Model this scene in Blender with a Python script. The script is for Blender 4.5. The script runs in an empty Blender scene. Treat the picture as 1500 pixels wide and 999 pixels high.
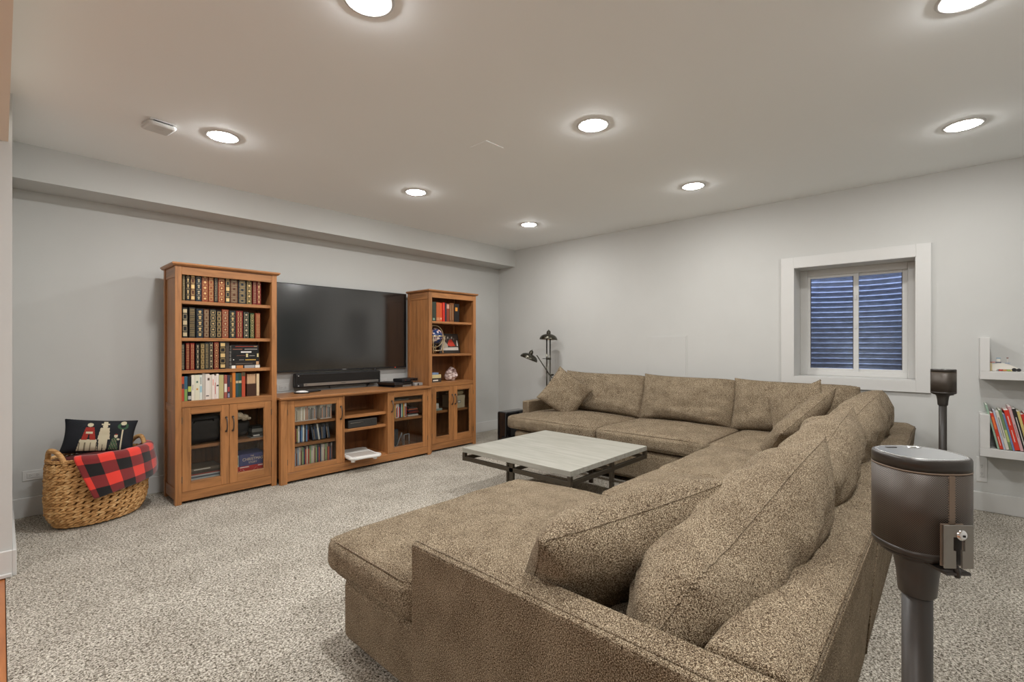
import bpy, bmesh, math, random
from mathutils import Vector, Matrix, noise
R_ = math.radians
rnd = random.Random(7)
SC = bpy.context.scene
COL = SC.collection

# ------------------------------------------------------------------ camera, world, exposure
cam_d = bpy.data.cameras.new('camera'); cam = bpy.data.objects.new('camera', cam_d); COL.objects.link(cam)
cam_d.sensor_width = 36; cam_d.lens = 692 / 1500 * 36; cam_d.shift_y = 5.5 / 1500; cam_d.clip_start = .02
cam.location = (0, 0, 1.22); cam.rotation_euler = (R_(90), 0, -R_(90 - 42.76))
SC.camera = cam
SC.view_settings.view_transform = 'Standard'; SC.view_settings.look = 'None'
SC.view_settings.gamma = 1; SC.view_settings.use_curve_mapping = False
SC.view_settings.exposure = 1.07
SC.cycles.diffuse_bounces = 6
LAMP = 150.0            # radiance of each ceiling lamp's lens
wd = bpy.data.worlds.new('world'); SC.world = wd; wd.use_nodes = True
wd.node_tree.nodes['Background'].inputs[0].default_value = (.60, .70, 1, 1)
wd.node_tree.nodes['Background'].inputs[1].default_value = 3.2

# ------------------------------------------------------------------ materials
def newmat(name):
    m = bpy.data.materials.new(name); m.use_nodes = True
    nt = m.node_tree; b = nt.nodes['Principled BSDF']
    return m, nt, b
def N(nt, t, **k):
    n = nt.nodes.new(t)
    for a, v in k.items(): setattr(n, a, v)
    return n
def c4(c): return (c[0], c[1], c[2], 1)
def srgb(r, g, b):
    f = lambda v: (v/255/12.92) if v/255 <= .04045 else ((v/255+.055)/1.055)**2.4
    return (f(r), f(g), f(b))
def plain(name, c, rough=.5, metal=0, spec=.5, coat=0):
    m, nt, b = newmat(name)
    b.inputs['Base Color'].default_value = c4(c); b.inputs['Roughness'].default_value = rough
    b.inputs['Metallic'].default_value = metal; b.inputs['Specular IOR Level'].default_value = spec
    b.inputs['Coat Weight'].default_value = coat
    return m
def noisy(name, ramp, scale, stretch=(1, 1, 1), detail=3, rough=.7, bump=0, bdist=.002, bscale=None, vary=0, spec=.3, metal=0, distort=0, nrough=.6):
    m, nt, b = newmat(name); L = nt.links
    tc = N(nt, 'ShaderNodeTexCoord'); mp = N(nt, 'ShaderNodeMapping'); mp.inputs['Scale'].default_value = stretch
    L.new(tc.outputs['Object'], mp.inputs['Vector'])
    nz = N(nt, 'ShaderNodeTexNoise'); nz.inputs['Scale'].default_value = scale; nz.inputs['Detail'].default_value = detail
    nz.inputs['Roughness'].default_value = nrough; nz.inputs['Distortion'].default_value = distort
    L.new(mp.outputs[0], nz.inputs['Vector'])
    cr = N(nt, 'ShaderNodeValToRGB'); e = cr.color_ramp.elements
    e[0].position, e[0].color = ramp[0][0], c4(ramp[0][1]); e[1].position, e[1].color = ramp[-1][0], c4(ramp[-1][1])
    for p, c in ramp[1:-1]:
        q = e.new(p); q.color = c4(c)
    L.new(nz.outputs['Fac'], cr.inputs[0]); out = cr.outputs[0]
    if vary:
        oi = N(nt, 'ShaderNodeObjectInfo'); hs = N(nt, 'ShaderNodeHueSaturation'); mr = N(nt, 'ShaderNodeMapRange')
        mr.inputs['To Min'].default_value = 1 - vary; mr.inputs['To Max'].default_value = 1 + vary
        L.new(oi.outputs['Random'], mr.inputs['Value']); L.new(mr.outputs[0], hs.inputs['Value']); L.new(out, hs.inputs['Color']); out = hs.outputs[0]
    L.new(out, b.inputs['Base Color']); b.inputs['Roughness'].default_value = rough
    b.inputs['Specular IOR Level'].default_value = spec; b.inputs['Metallic'].default_value = metal
    if bump:
        src = nz.outputs['Fac']
        if bscale:
            n2 = N(nt, 'ShaderNodeTexNoise'); n2.inputs['Scale'].default_value = bscale; n2.inputs['Detail'].default_value = 2
            L.new(mp.outputs[0], n2.inputs['Vector']); src = n2.outputs['Fac']
        bp = N(nt, 'ShaderNodeBump'); bp.inputs['Strength'].default_value = bump; bp.inputs['Distance'].default_value = bdist
        L.new(src, bp.inputs['Height']); L.new(bp.outputs[0], b.inputs['Normal'])
    return m
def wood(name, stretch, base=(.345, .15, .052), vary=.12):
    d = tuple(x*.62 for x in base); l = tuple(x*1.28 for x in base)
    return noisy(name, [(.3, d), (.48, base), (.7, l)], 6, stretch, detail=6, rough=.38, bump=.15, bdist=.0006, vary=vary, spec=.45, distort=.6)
def glassmat(name, tint=(1, 1, 1), refl=1.45, rough=0):
    m = bpy.data.materials.new(name); m.use_nodes = True; nt = m.node_tree; nt.nodes.clear(); L = nt.links
    o = N(nt, 'ShaderNodeOutputMaterial'); t = N(nt, 'ShaderNodeBsdfTransparent'); g = N(nt, 'ShaderNodeBsdfGlossy'); x = N(nt, 'ShaderNodeMixShader'); f = N(nt, 'ShaderNodeFresnel')
    t.inputs[0].default_value = c4(tint); g.inputs['Roughness'].default_value = rough; f.inputs[0].default_value = refl
    L.new(f.outputs[0], x.inputs[0]); L.new(t.outputs[0], x.inputs[1]); L.new(g.outputs[0], x.inputs[2]); L.new(x.outputs[0], o.inputs[0])
    return m
def emit(name, c, s):
    m, nt, b = newmat(name); b.inputs['Base Color'].default_value = c4(c)
    b.inputs['Emission Color'].default_value = c4(c); b.inputs['Emission Strength'].default_value = s
    return m

W_wall = noisy('wall_paint', [(.3, (.54, .54, .52)), (.7, (.555, .555, .535))], 3, rough=.75, bump=.03, bdist=.0008, bscale=260, spec=.2)
W_ceil = noisy('ceiling_paint', [(.3, (.865, .885, .885)), (.7, (.87, .89, .89))], 3, rough=.8, bump=.03, bdist=.0008, bscale=200, spec=.1)
W_trim = plain('white_trim', (.60, .595, .575), .35)
W_shelf = plain('white_shelf', (.60, .59, .57), .4)
wood_z = wood('cherry_upright', (5, 5, .45)); wood_x = wood('cherry_horizontal', (.45, 5, 5)); wood_y = wood('cherry_side', (5, .45, 5))
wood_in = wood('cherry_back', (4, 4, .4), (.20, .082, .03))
M_glass = glassmat('cabinet_glass', (.98, .985, .98), 1.35); M_wglass = glassmat('window_glass', (.93, .96, 1))
M_brz = plain('bronze_handle', (.12, .10, .085), .35, .85)
M_blk = plain('black_plastic', (.012, .012, .013), .42)
M_gblk = plain('gloss_black', (.008, .008, .009), .08, coat=.5)
M_dark = plain('dark_gap', (.01, .01, .01), .8)
M_chrome = plain('chrome', (.75, .75, .75), .15, 1)
M_white = plain('white_plastic', (.78, .77, .74), .35)
M_paper = plain('paper', (.66, .60, .48), .8)
M_page_w = plain('paper_white', (.74, .72, .66), .8)
M_gold = plain('gilt', (.66, .46, .20), .42, .35)
M_red = plain('red_cloth', (.55, .05, .03), .7)
_cc = {}
def cm(c, rough=.5, spec=.4):
    k = (round(c[0], 3), round(c[1], 3), round(c[2], 3), rough)
    if k not in _cc: _cc[k] = plain('colour_%d' % len(_cc), c, rough, spec=spec)
    return _cc[k]
def s8(r, g, b, rough=.5): return cm(srgb(r, g, b), rough)

# ------------------------------------------------------------------ mesh helpers
class MB:
    def __init__(s): s.bm = bmesh.new(); s.mi = 0; s.uv = None
    def face(s, vs, mi=None, smooth=False):
        v = [x if isinstance(x, bmesh.types.BMVert) else s.bm.verts.new(x) for x in vs]
        f = s.bm.faces.new(v); f.material_index = s.mi if mi is None else mi; f.smooth = smooth; return f
    def box(s, x0, x1, y0, y1, z0, z1, bev=0, seg=1, mat=None, M=None, mi=None):
        a = Matrix.Translation(((x0+x1)/2, (y0+y1)/2, (z0+z1)/2)) @ Matrix.Diagonal((x1-x0, y1-y0, z1-z0, 1))
        if M is not None: a = M @ a
        n0 = len(s.bm.faces)
        r = bmesh.ops.create_cube(s.bm, size=1, matrix=a)
        fs = set()
        for v in r['verts']:
            for f in v.link_faces: fs.add(f)
        if bev:
            es = list({e for f in fs for e in f.edges})
            q = bmesh.ops.bevel(s.bm, geom=es, offset=bev, segments=seg, profile=.5, affect='EDGES')
            fs = {f for v in q['verts'] for f in v.link_faces} | {f for f in q['faces']}
        for f in fs:
            f.material_index = s.mi if mi is None else mi
        return s
    def cyl(s, p0, p1, r0, r1=None, n=16, caps=True, smooth=True):
        r1 = r0 if r1 is None else r1
        return s.tube([p0, p1], [r0, r1], n, caps, smooth)
    def tube(s, pts, r, n=8, caps=True, smooth=True, closed=False):
        pts = [Vector(p) for p in pts]; m = len(pts)
        rr = r if isinstance(r, (list, tuple)) else [r]*m
        rings = []; up = None
        for i, p in enumerate(pts):
            if closed: t = pts[(i+1) % m] - pts[i-1]
            else: t = pts[min(i+1, m-1)] - pts[max(i-1, 0)]
            t.normalize()
            if up is None: up = Vector((0, 0, 1)) if abs(t.z) < .9 else Vector((1, 0, 0))
            a = t.cross(up).normalized(); b = a.cross(t).normalized(); up = b
            rings.append([s.bm.verts.new(p + (a*math.cos(k*2*math.pi/n) + b*math.sin(k*2*math.pi/n))*rr[i]) for k in range(n)])
        for i in range(m if closed else m-1):
            A = rings[i]; B = rings[(i+1) % m]
            for k in range(n): s.face([A[k], A[(k+1) % n], B[(k+1) % n], B[k]], smooth=smooth)
        if caps and not closed:
            s.face(rings[0][::-1]); s.face(rings[-1])
        return s
    def lathe(s, prof, n=24, M=None, smooth=True, sx=1, sy=1):
        M = M or Matrix()
        rings = []
        for (r, z) in prof:
            if r < 1e-5: rings.append([s.bm.verts.new(M @ Vector((0, 0, z)))])
            else: rings.append([s.bm.verts.new(M @ Vector((r*sx*math.cos(k*2*math.pi/n), r*sy*math.sin(k*2*math.pi/n), z))) for k in range(n)])
        for A, B in zip(rings, rings[1:]):
            for k in range(n):
                k2 = (k+1) % n
                if len(A) == 1 and len(B) == 1: continue
                if len(A) == 1: s.face([A[0], B[k2], B[k]][::-1], smooth=smooth)
                elif len(B) == 1: s.face([A[k], A[k2], B[0]], smooth=smooth)
                else: s.face([A[k], A[k2], B[k2], B[k]], smooth=smooth)
        return s
    def prism(s, poly, z0, z1, axis='z', smooth=False):
        def P(a, b, c): return {'z': (a, b, c), 'y': (a, c, b), 'x': (c, a, b)}[axis]
        A = [s.bm.verts.new(P(a, b, z0)) for a, b in poly]; B = [s.bm.verts.new(P(a, b, z1)) for a, b in poly]
        n = len(poly)
        for k in range(n): s.face([A[k], A[(k+1) % n], B[(k+1) % n], B[k]], smooth=smooth)
        s.face(A[::-1]); s.face(B); return s
    def xf(s, M): bmesh.ops.transform(s.bm, matrix=M, verts=s.bm.verts); return s
    def build(s, name, mat=None, parent=None, loc=(0, 0, 0), rot=(0, 0, 0), norm=True, hull=None):
        if norm: bmesh.ops.recalc_face_normals(s.bm, faces=s.bm.faces)
        me = bpy.data.meshes.new(name); s.bm.to_mesh(me); s.bm.free()
        for m in (mat if isinstance(mat, (list, tuple)) else [mat]):
            if m: me.materials.append(m)
        o = bpy.data.objects.new(name, me); COL.objects.link(o); o.location = loc; o.rotation_euler = rot
        if parent: o.parent = parent
        return o
def tag(o, label=None, cat=None, group=None, kind=None):
    if label: o['label'] = label
    if cat: o['category'] = cat
    if group: o['group'] = group
    if kind: o['kind'] = kind
    return o
def thing(name, label, cat, loc=(0, 0, 0), rz=0, group=None, rot=None):
    o = bpy.data.objects.new(name, None); COL.objects.link(o); o.empty_display_size = .05
    o.location = loc; o.rotation_euler = rot or (0, 0, rz); return tag(o, label, cat, group)
def struct(name, mb, mat, parent=None, **k):
    o = mb.build(name, mat, parent, **k)
    if not parent: o['kind'] = 'structure'
    return o
def box(name, mat, parent, *a, bev=0, seg=1, M=None): return MB().box(*a, bev=bev, seg=seg, M=M).build(name, mat, parent)
def dup(root, loc=None, rot=None, label=None):
    r = root.copy(); COL.objects.link(r)
    if loc is not None: r.location = loc
    if rot is not None: r.rotation_euler = rot
    if label: r['label'] = label
    for ch in list(root.children):
        c = ch.copy(); COL.objects.link(c); c.parent = r
        for g in list(ch.children):
            d = g.copy(); COL.objects.link(d); d.parent = c
    return r
ORD = 'first second third fourth fifth sixth seventh eighth ninth tenth eleventh twelfth thirteenth fourteenth fifteenth sixteenth seventeenth eighteenth nineteenth twentieth'.split() + ['twenty-'+w for w in 'first second third fourth fifth sixth seventh eighth ninth'.split()] + ['thirtieth', 'thirty-first', 'thirty-second', 'thirty-third']

# ------------------------------------------------------------------ the room
XW, YW, H = 4.907, 4.802, 2.549
carpet = None
def carpet_mat():
    m, nt, b = newmat('carpet_pile'); L = nt.links
    tc = N(nt, 'ShaderNodeTexCoord')
    n1 = N(nt, 'ShaderNodeTexNoise'); n1.inputs['Scale'].default_value = 125; n1.inputs['Detail'].default_value = 3; n1.inputs['Roughness'].default_value = .72; n1.inputs['Distortion'].default_value = .8
    n2 = N(nt, 'ShaderNodeTexNoise'); n2.inputs['Scale'].default_value = 3.2; n2.inputs['Detail'].default_value = 4
    cr = N(nt, 'ShaderNodeValToRGB'); e = cr.color_ramp.elements
    e[0].position = .36; e[0].color = c4(srgb(62, 54, 44)); e[1].position = .57; e[1].color = c4(srgb(232, 226, 214))
    q = e.new(.45); q.color = c4(srgb(142, 134, 120)); q = e.new(.51); q.color = c4(srgb(184, 176, 162))
    mx = N(nt, 'ShaderNodeMix', data_type='RGBA', blend_type='MULTIPLY'); mx.inputs['Factor'].default_value = 1
    c2 = N(nt, 'ShaderNodeValToRGB'); c2.color_ramp.elements[0].position = .35; c2.color_ramp.elements[0].color = (.84, .83, .82, 1); c2.color_ramp.elements[1].position = .62
    for n in (n1, n2): L.new(tc.outputs['Object'], n.inputs['Vector'])
    L.new(n1.outputs['Fac'], cr.inputs[0]); L.new(n2.outputs['Fac'], c2.inputs[0])
    L.new(cr.outputs[0], mx.inputs[6]); L.new(c2.outputs[0], mx.inputs[7]); L.new(mx.outputs[2], b.inputs['Base Color'])
    b.inputs['Roughness'].default_value = .95; b.inputs['Specular IOR Level'].default_value = .1
    bp = N(nt, 'ShaderNodeBump'); bp.inputs['Strength'].default_value = .8; bp.inputs['Distance'].default_value = .012
    L.new(n1.outputs['Fac'], bp.inputs['Height']); L.new(bp.outputs[0], b.inputs['Normal'])
    return m
M_carpet = carpet_mat()
fl = struct('floor', MB().box(.016, XW, -1.1, YW, -.06, 0), M_carpet)
# ceiling, walls
struct('ceiling', MB().box(.026, XW, -1.1, YW, H, H+.1), W_ceil)
struct('wall_left', MB().box(.04, XW, YW, YW+.12, -.06, H+.1), W_wall)
w = MB()
w0, w1, wz0, wz1 = .19, 1.037, .934, 1.918
for a in ((-1.1, w0, -.06, H+.1), (w1, YW+.12, -.06, H+.1), (w0, w1, -.06, wz0), (w0, w1, wz1, H+.1)):
    w.box(XW, XW+.28, a[0], a[1], a[2], a[3])
struct('wall_right', w, W_wall)
struct('wall_rear', MB().box(-2.7, XW+.28, -1.22, -1.1, -.06, H+.1), W_wall)
struct('wall_far_left', MB().box(-2.7, .04, 3.64, YW+.12, -.06, H+.1), W_wall)
struct('wall_outer_left', MB().box(-2.82, -2.7, -1.22, 3.64, -.06, H+.1), W_wall)
struct('soffit_left_wall', MB().box(.04, XW, 4.478, YW, 2.314, H), W_wall)
struct('ceiling_low', MB().box(-2.7, .026, -1.1, 3.64, 2.29, H+.1), plain('low_ceiling_paint', (.84, .76, .66), .8, spec=.1))
# hardwood beyond the carpet edge
fw = struct('floor_hardwood', MB().box(-2.7, .016, -1.1, 3.64, -.06, -.02), M_dark)
pm = MB().box(0, .118, 0, 4.73, -.02, -.004, bev=.002).build('plank', noisy('orange_hardwood', [(.3, (.30, .10, .032)), (.6, (.41, .15, .048)), (.8, (.47, .18, .06))], 5, (6, .5, 1), detail=5, rough=.3, vary=.12, spec=.5), fw)
pm.location = (-.104, -1.095, 0)
for i in range(1, 22):
    p = pm.copy(); COL.objects.link(p); p.parent = fw; p.location.x = -.104 - i*.1195
# baseboards
def base(name, a):
    m = MB().box(*a, 0, .138, bev=.003)
    return struct(name, m, W_trim)
base('baseboard_left', (.04, XW-.016, YW-.016, YW))
base('baseboard_right', (XW-.016, XW, -1.1, YW-.016))
base('baseboard_far_left', (-2.7, .04, 3.624, 3.64))
struct('trim_1', MB().box(-2.7, .04, 3.612, 3.624, 0, .022, bev=.004), W_trim)
base('baseboard_corner', (.04, .056, 3.624, YW-.016))
base('baseboard_rear', (.04, 3.72, -1.1, -1.084))

# window: casing, reveal liner, frame, sashes, panes, corrugated well outside
cs = thing('trim_window_casing', None, None); cs['kind'] = 'structure'
del cs['kind']; tag(cs, kind='structure')
for (a, b, c, d) in ((w0-.09, w0, wz0-.09, wz1+.095), (w1, w1+.1, wz0-.09, wz1+.095), (w0, w1, wz1, wz1+.095), (w0, w1, wz0-.09, wz0)):
    box('casing_board', W_trim, cs, XW-.02, XW, a, b, c, d, bev=.0015)
for (a, b, c, d) in ((w0-.006, w0+.004, wz0, wz1), (w1-.004, w1+.006, wz0, wz1), (w0, w1, wz1-.004, wz1+.006), (w0, w1, wz0-.006, wz0+.004)):
    box('jamb_liner', W_trim, cs, XW-.019, 5.16, a, b, c, d)
win = thing('window_1', None, None); tag(win, kind='structure')
fx = 5.13
f = MB()
for (a, b, c, d) in ((w0+.004, w0+.062, wz0+.004, wz1-.004), (w1-.062, w1-.004, wz0+.004, wz1-.004), (w0+.062, w1-.062, wz1-.062, wz1-.004), (w0+.062, w1-.062, wz0+.004, wz0+.048)):
    f.box(fx, fx+.07, a, b, c, d, bev=.003)
f.build('window_frame', W_trim, win)
M_seal = plain('window_seal', (.05, .05, .06), .6)
for k, (ya, yb, xo) in enumerate(((.585, w1-.060, .012), (w0+.060, .628, .03))):
    sm = MB(); x0, x1 = fx+xo, fx+xo+.024; za, zb = wz0+.046, wz1-.06; t = .026
    sm.box(x0, x1, ya, ya+t+.012, za, zb, bev=.002); sm.box(x0, x1, yb-t, yb, za, zb, bev=.002)
    sm.box(x0, x1, ya+t+.012, yb-t, za, za+t, bev=.002); sm.box(x0, x1, ya+t+.012, yb-t, zb-t, zb, bev=.002)
    s_ = sm.build('sash', W_trim, win)
    MB().box(x0+.009, x0+.013, ya+t, yb-t, za+t-.005, zb-t+.005).build('glass_pane', M_wglass, s_)
    sl = MB()
    sl.box(x0+.004, x0+.009, yb-t-.005, yb-t, za+t, zb-t); sl.box(x0+.004, x0+.009, ya+t+.012, ya+t+.017, za+t, zb-t)
    sl.build('window_seal', M_seal, s_)['kind'] = 'stuff'
MB().box(fx+.004, fx+.012, .600, .612, 1.36, 1.40, bev=.002).box(fx+.0, fx+.012, .600, .612, 1.62, 1.66, bev=.002).build('sash_lock', W_trim, win)['kind'] = 'stuff'
# well
wb = MB(); n = 40; rows = 216; cxw, cyw, rw = 5.2, .61, .66
ring = []
for j in range(rows+1):
    z = .80 + j*(1.62/rows); off = .016*math.sin(z*2*math.pi/.052)
    ring.append([wb.bm.verts.new((cxw + (rw+off)*math.sin(a), cyw - (rw+off)*math.cos(a), z)) for a in [k*math.pi/n for k in range(n+1)]])
for A, B in zip(ring, ring[1:]):
    for k in range(n): wb.face([A[k], A[k+1], B[k+1], B[k]], smooth=True)
struct('window_well', wb, noisy('galvanised_steel', [(.3, (.30, .33, .38)), (.7, (.48, .52, .60))], 14, (1, 1, 2), detail=5, rough=.42, metal=.55, spec=.5), norm=False)
struct('ground_outside', MB().box(5.19, 6.4, -.6, 1.9, .80, .90), noisy('gravel', [(.35, (.05, .05, .05)), (.65, (.30, .29, .28))], 60, rough=.9, bump=1, bdist=.02))
# rear door seen in the television's reflection
dr = thing('door_1', None, None, (3.78, -1.1, 0)); tag(dr, kind='structure')
M_door = plain('grey_green_door', (.10, .125, .12), .4)
box('door_panel', M_door, dr, .06, .94, .005, .035, .005, 2.03, bev=.003)
for a in ((0, .06, 0, .05, 0, 2.10), (.94, 1.0, 0, .05, 0, 2.10), (.06, .94, 0, .05, 2.03, 2.10)): box('door_frame', W_trim, dr, *a, bev=.003)
MB().lathe([(0, .0), (.022, 0), (.026, .02), (.012, .03), (.012, .05), (0, .05)], 16, Matrix.Translation((.14, .085, 1.0)) @ Matrix.Rotation(R_(90), 4, 'X')).build('door_knob', M_brz, dr)

# ceiling lights
M_lens = emit('lamp_lens', (.975, .975, .965), LAMP); M_lens_l = emit('lamp_lens_boosted', (.98, .985, .98), LAMP*1.12); M_lens_r = emit('lamp_lens_dimmed', (.985, .97, .95), LAMP*.82)  # left lamps strengthened, right ones weakened, to even out wall brightness
def down_light(x, y, z, label, group='recessed ceiling lights'):
    t = thing('ceiling_light', label, 'ceiling light', (x, y, z), group=group)
    MB().lathe([(.0755, -.001), (.078, -.006), (.095, -.005), (.099, 0)], 40).build('trim_ring', W_trim, t)
    MB().lathe([(0, -.0155), (.03, -.0147), (.055, -.0118), (.07, -.0078), (.0757, -.003), (.0757, -.0005)], 40).build('lens', M_lens_r if x > 3.5 else M_lens_l if x < 1.5 else M_lens, t)
DL = [(.96, 3.40, 'round recessed ceiling light beside the smoke alarm'), (2.45, 3.405, 'small recessed ceiling light above the television console, middle of the far row'),
      (3.96, 3.405, 'recessed ceiling light nearest the far room corner'), (2.43, 1.58, 'bright recessed ceiling light above the coffee table area, mid ceiling'),
      (3.93, 1.57, 'recessed ceiling light above the long sofa run by the window wall'), (3.95, -.065, 'recessed ceiling light at the right edge above the window'),
      (2.50, -.055, 'recessed ceiling light cut off at the top right edge'), (.96, 1.64, 'recessed ceiling light cut off at the top edge left of centre'),
      (.96, -.06, 'recessed ceiling light above the camera, outside the picture')]
for x, y, l in DL: down_light(x, y, H, l)
for y, w_ in ((.3, 'nearer'), (2.2, 'farther')): down_light(-1.3, y, 2.29, 'the %s added fill light in the low ceiling of the adjoining space' % w_)  # two unseen lamps added as fill light for the main room
# smoke alarm, ceiling plate
t = thing('smoke_alarm', 'white rounded-square smoke alarm on the ceiling left of a light', 'smoke alarm', (.645, 3.49, H), R_(8))
MB().box(-.068, .068, -.068, .068, -.012, 0, bev=.004).build('base', W_trim, t)
MB().box(-.072, .072, -.072, .072, -.038, -.010, bev=.018, seg=4).build('cover', W_trim, t)
MB().box(-.05, .05, .0685, .071, -.022, -.012).box(-.05, .05, -.071, -.0685, -.014, -.011).build('vent_slot', M_dark, t)['kind'] = 'stuff'
MB().lathe([(0, -.041), (.018, -.040), (.022, -.038)], 24).build('button', W_trim, t)
tag(MB().box(-.08, .08, -.08, .08, -.004, 0, bev=.001).build('ceiling_plate', W_ceil, None, (2.22, 2.285, H)), 'flat square blank plate painted like the ceiling', 'cover plate')
# access panel
t = thing('access_panel', 'flush square access panel on the wall above the sofa', 'access panel', (XW, 2.025, .85))
MB().box(-.004, 0, 0, .455, 0, .47).build('panel_frame', W_wall, t)
MB().box(-.007, -.003, .012, .443, .012, .458, bev=.001).build('panel_door', W_wall, t)
# outlets
def outlet(name, label, M, decora=True):
    t = thing(name, label, 'outlet'); t.matrix_world = M
    MB().box(-.0575, .0575, -.005, 0, -.036, .036, bev=.002).build('plate', W_trim, t)
    MB().box(-.034, .034, -.0075, -.004, -.0165, .0165, bev=.001).build('receptacle', W_trim, t)
    s = MB()
    for sx in (-.018, .018):
        s.box(sx-.005, sx+.003, -.0079, -.007, .004, .0055); s.box(sx-.005, sx+.003, -.0079, -.007, -.0055, -.004); s.box(sx+.006, sx+.009, -.0079, -.007, -.0015, .0015)
    s.build('slots', M_dark, t)['kind'] = 'stuff'
outlet('outlet', 'white sideways outlet plate on the wall left of the basket', Matrix.Translation((.158, YW, .29)))
outlet('outlet', 'white upright outlet plate on the wall under the picture-book shelf', Matrix.Translation((XW, -.178, .302)) @ Matrix.Rotation(R_(-90), 4, 'Z') @ Matrix.Rotation(R_(90), 4, 'Y') @ Matrix.Diagonal((1.6, 1, .8, 1)))
outlet('outlet', 'white cable plate on the wall behind the left end of the console', Matrix.Translation((1.88, YW, .80)))
outlet('outlet', 'white outlet plate on the wall below the soundbar\'s right end', Matrix.Translation((2.99, YW, .80)))

# ------------------------------------------------------------------ tweed upholstery
def tweed():
    m, nt, b = newmat('brown_tweed'); L = nt.links
    tc = N(nt, 'ShaderNodeTexCoord'); acc = None
    for st in ((240, 900, 900), (900, 240, 900), (900, 900, 240)):     # threads running in three directions
        mp = N(nt, 'ShaderNodeMapping'); mp.inputs['Scale'].default_value = st; L.new(tc.outputs['Object'], mp.inputs[0])
        n = N(nt, 'ShaderNodeTexNoise'); n.inputs['Scale'].default_value = 1; n.inputs['Detail'].default_value = 1; n.inputs['Roughness'].default_value = .6; L.new(mp.outputs[0], n.inputs['Vector'])
        if acc is None: acc = n.outputs['Fac']
        else:
            a = N(nt, 'ShaderNodeMath', operation='ADD'); L.new(acc, a.inputs[0]); L.new(n.outputs['Fac'], a.inputs[1]); acc = a.outputs[0]
    n2 = N(nt, 'ShaderNodeTexNoise'); n2.inputs['Scale'].default_value = 330; n2.inputs['Detail'].default_value = 2; L.new(tc.outputs['Object'], n2.inputs['Vector'])
    n3 = N(nt, 'ShaderNodeTexNoise'); n3.inputs['Scale'].default_value = 9; n3.inputs['Detail'].default_value = 4; L.new(tc.outputs['Object'], n3.inputs['Vector'])
    a = N(nt, 'ShaderNodeMath', operation='MULTIPLY_ADD'); a.inputs[1].default_value = .55; L.new(n2.outputs['Fac'], a.inputs[0]); L.new(acc, a.inputs[2])
    c = N(nt, 'ShaderNodeMath', operation='MULTIPLY_ADD'); c.inputs[1].default_value = .16; L.new(n3.outputs['Fac'], c.inputs[0]); L.new(a.outputs[0], c.inputs[2])
    d = N(nt, 'ShaderNodeMapRange'); d.inputs['From Min'].default_value = 1.55; d.inputs['From Max'].default_value = 2.15; L.new(c.outputs[0], d.inputs['Value'])
    cr = N(nt, 'ShaderNodeValToRGB'); e = cr.color_ramp.elements
    e[0].position = .22; e[0].color = c4(srgb(41, 27, 15)); e[1].position = .84; e[1].color = c4(srgb(205, 190, 164))
    q = e.new(.44); q.color = c4(srgb(77, 60, 39)); q = e.new(.60); q.color = c4(srgb(117, 95, 70))
    L.new(d.outputs[0], cr.inputs[0]); L.new(cr.outputs[0], b.inputs['Base Color']); b.inputs['Roughness'].default_value = .9
    b.inputs['Specular IOR Level'].default_value = .12; b.inputs['Sheen Weight'].default_value = .02
    bp = N(nt, 'ShaderNodeBump'); bp.inputs['Strength'].default_value = .8; bp.inputs['Distance'].default_value = .0012
    L.new(a.outputs[0], bp.inputs['Height']); L.new(bp.outputs[0], b.inputs['Normal'])
    return m
M_tw = tweed()
M_piping = M_tw

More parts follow.
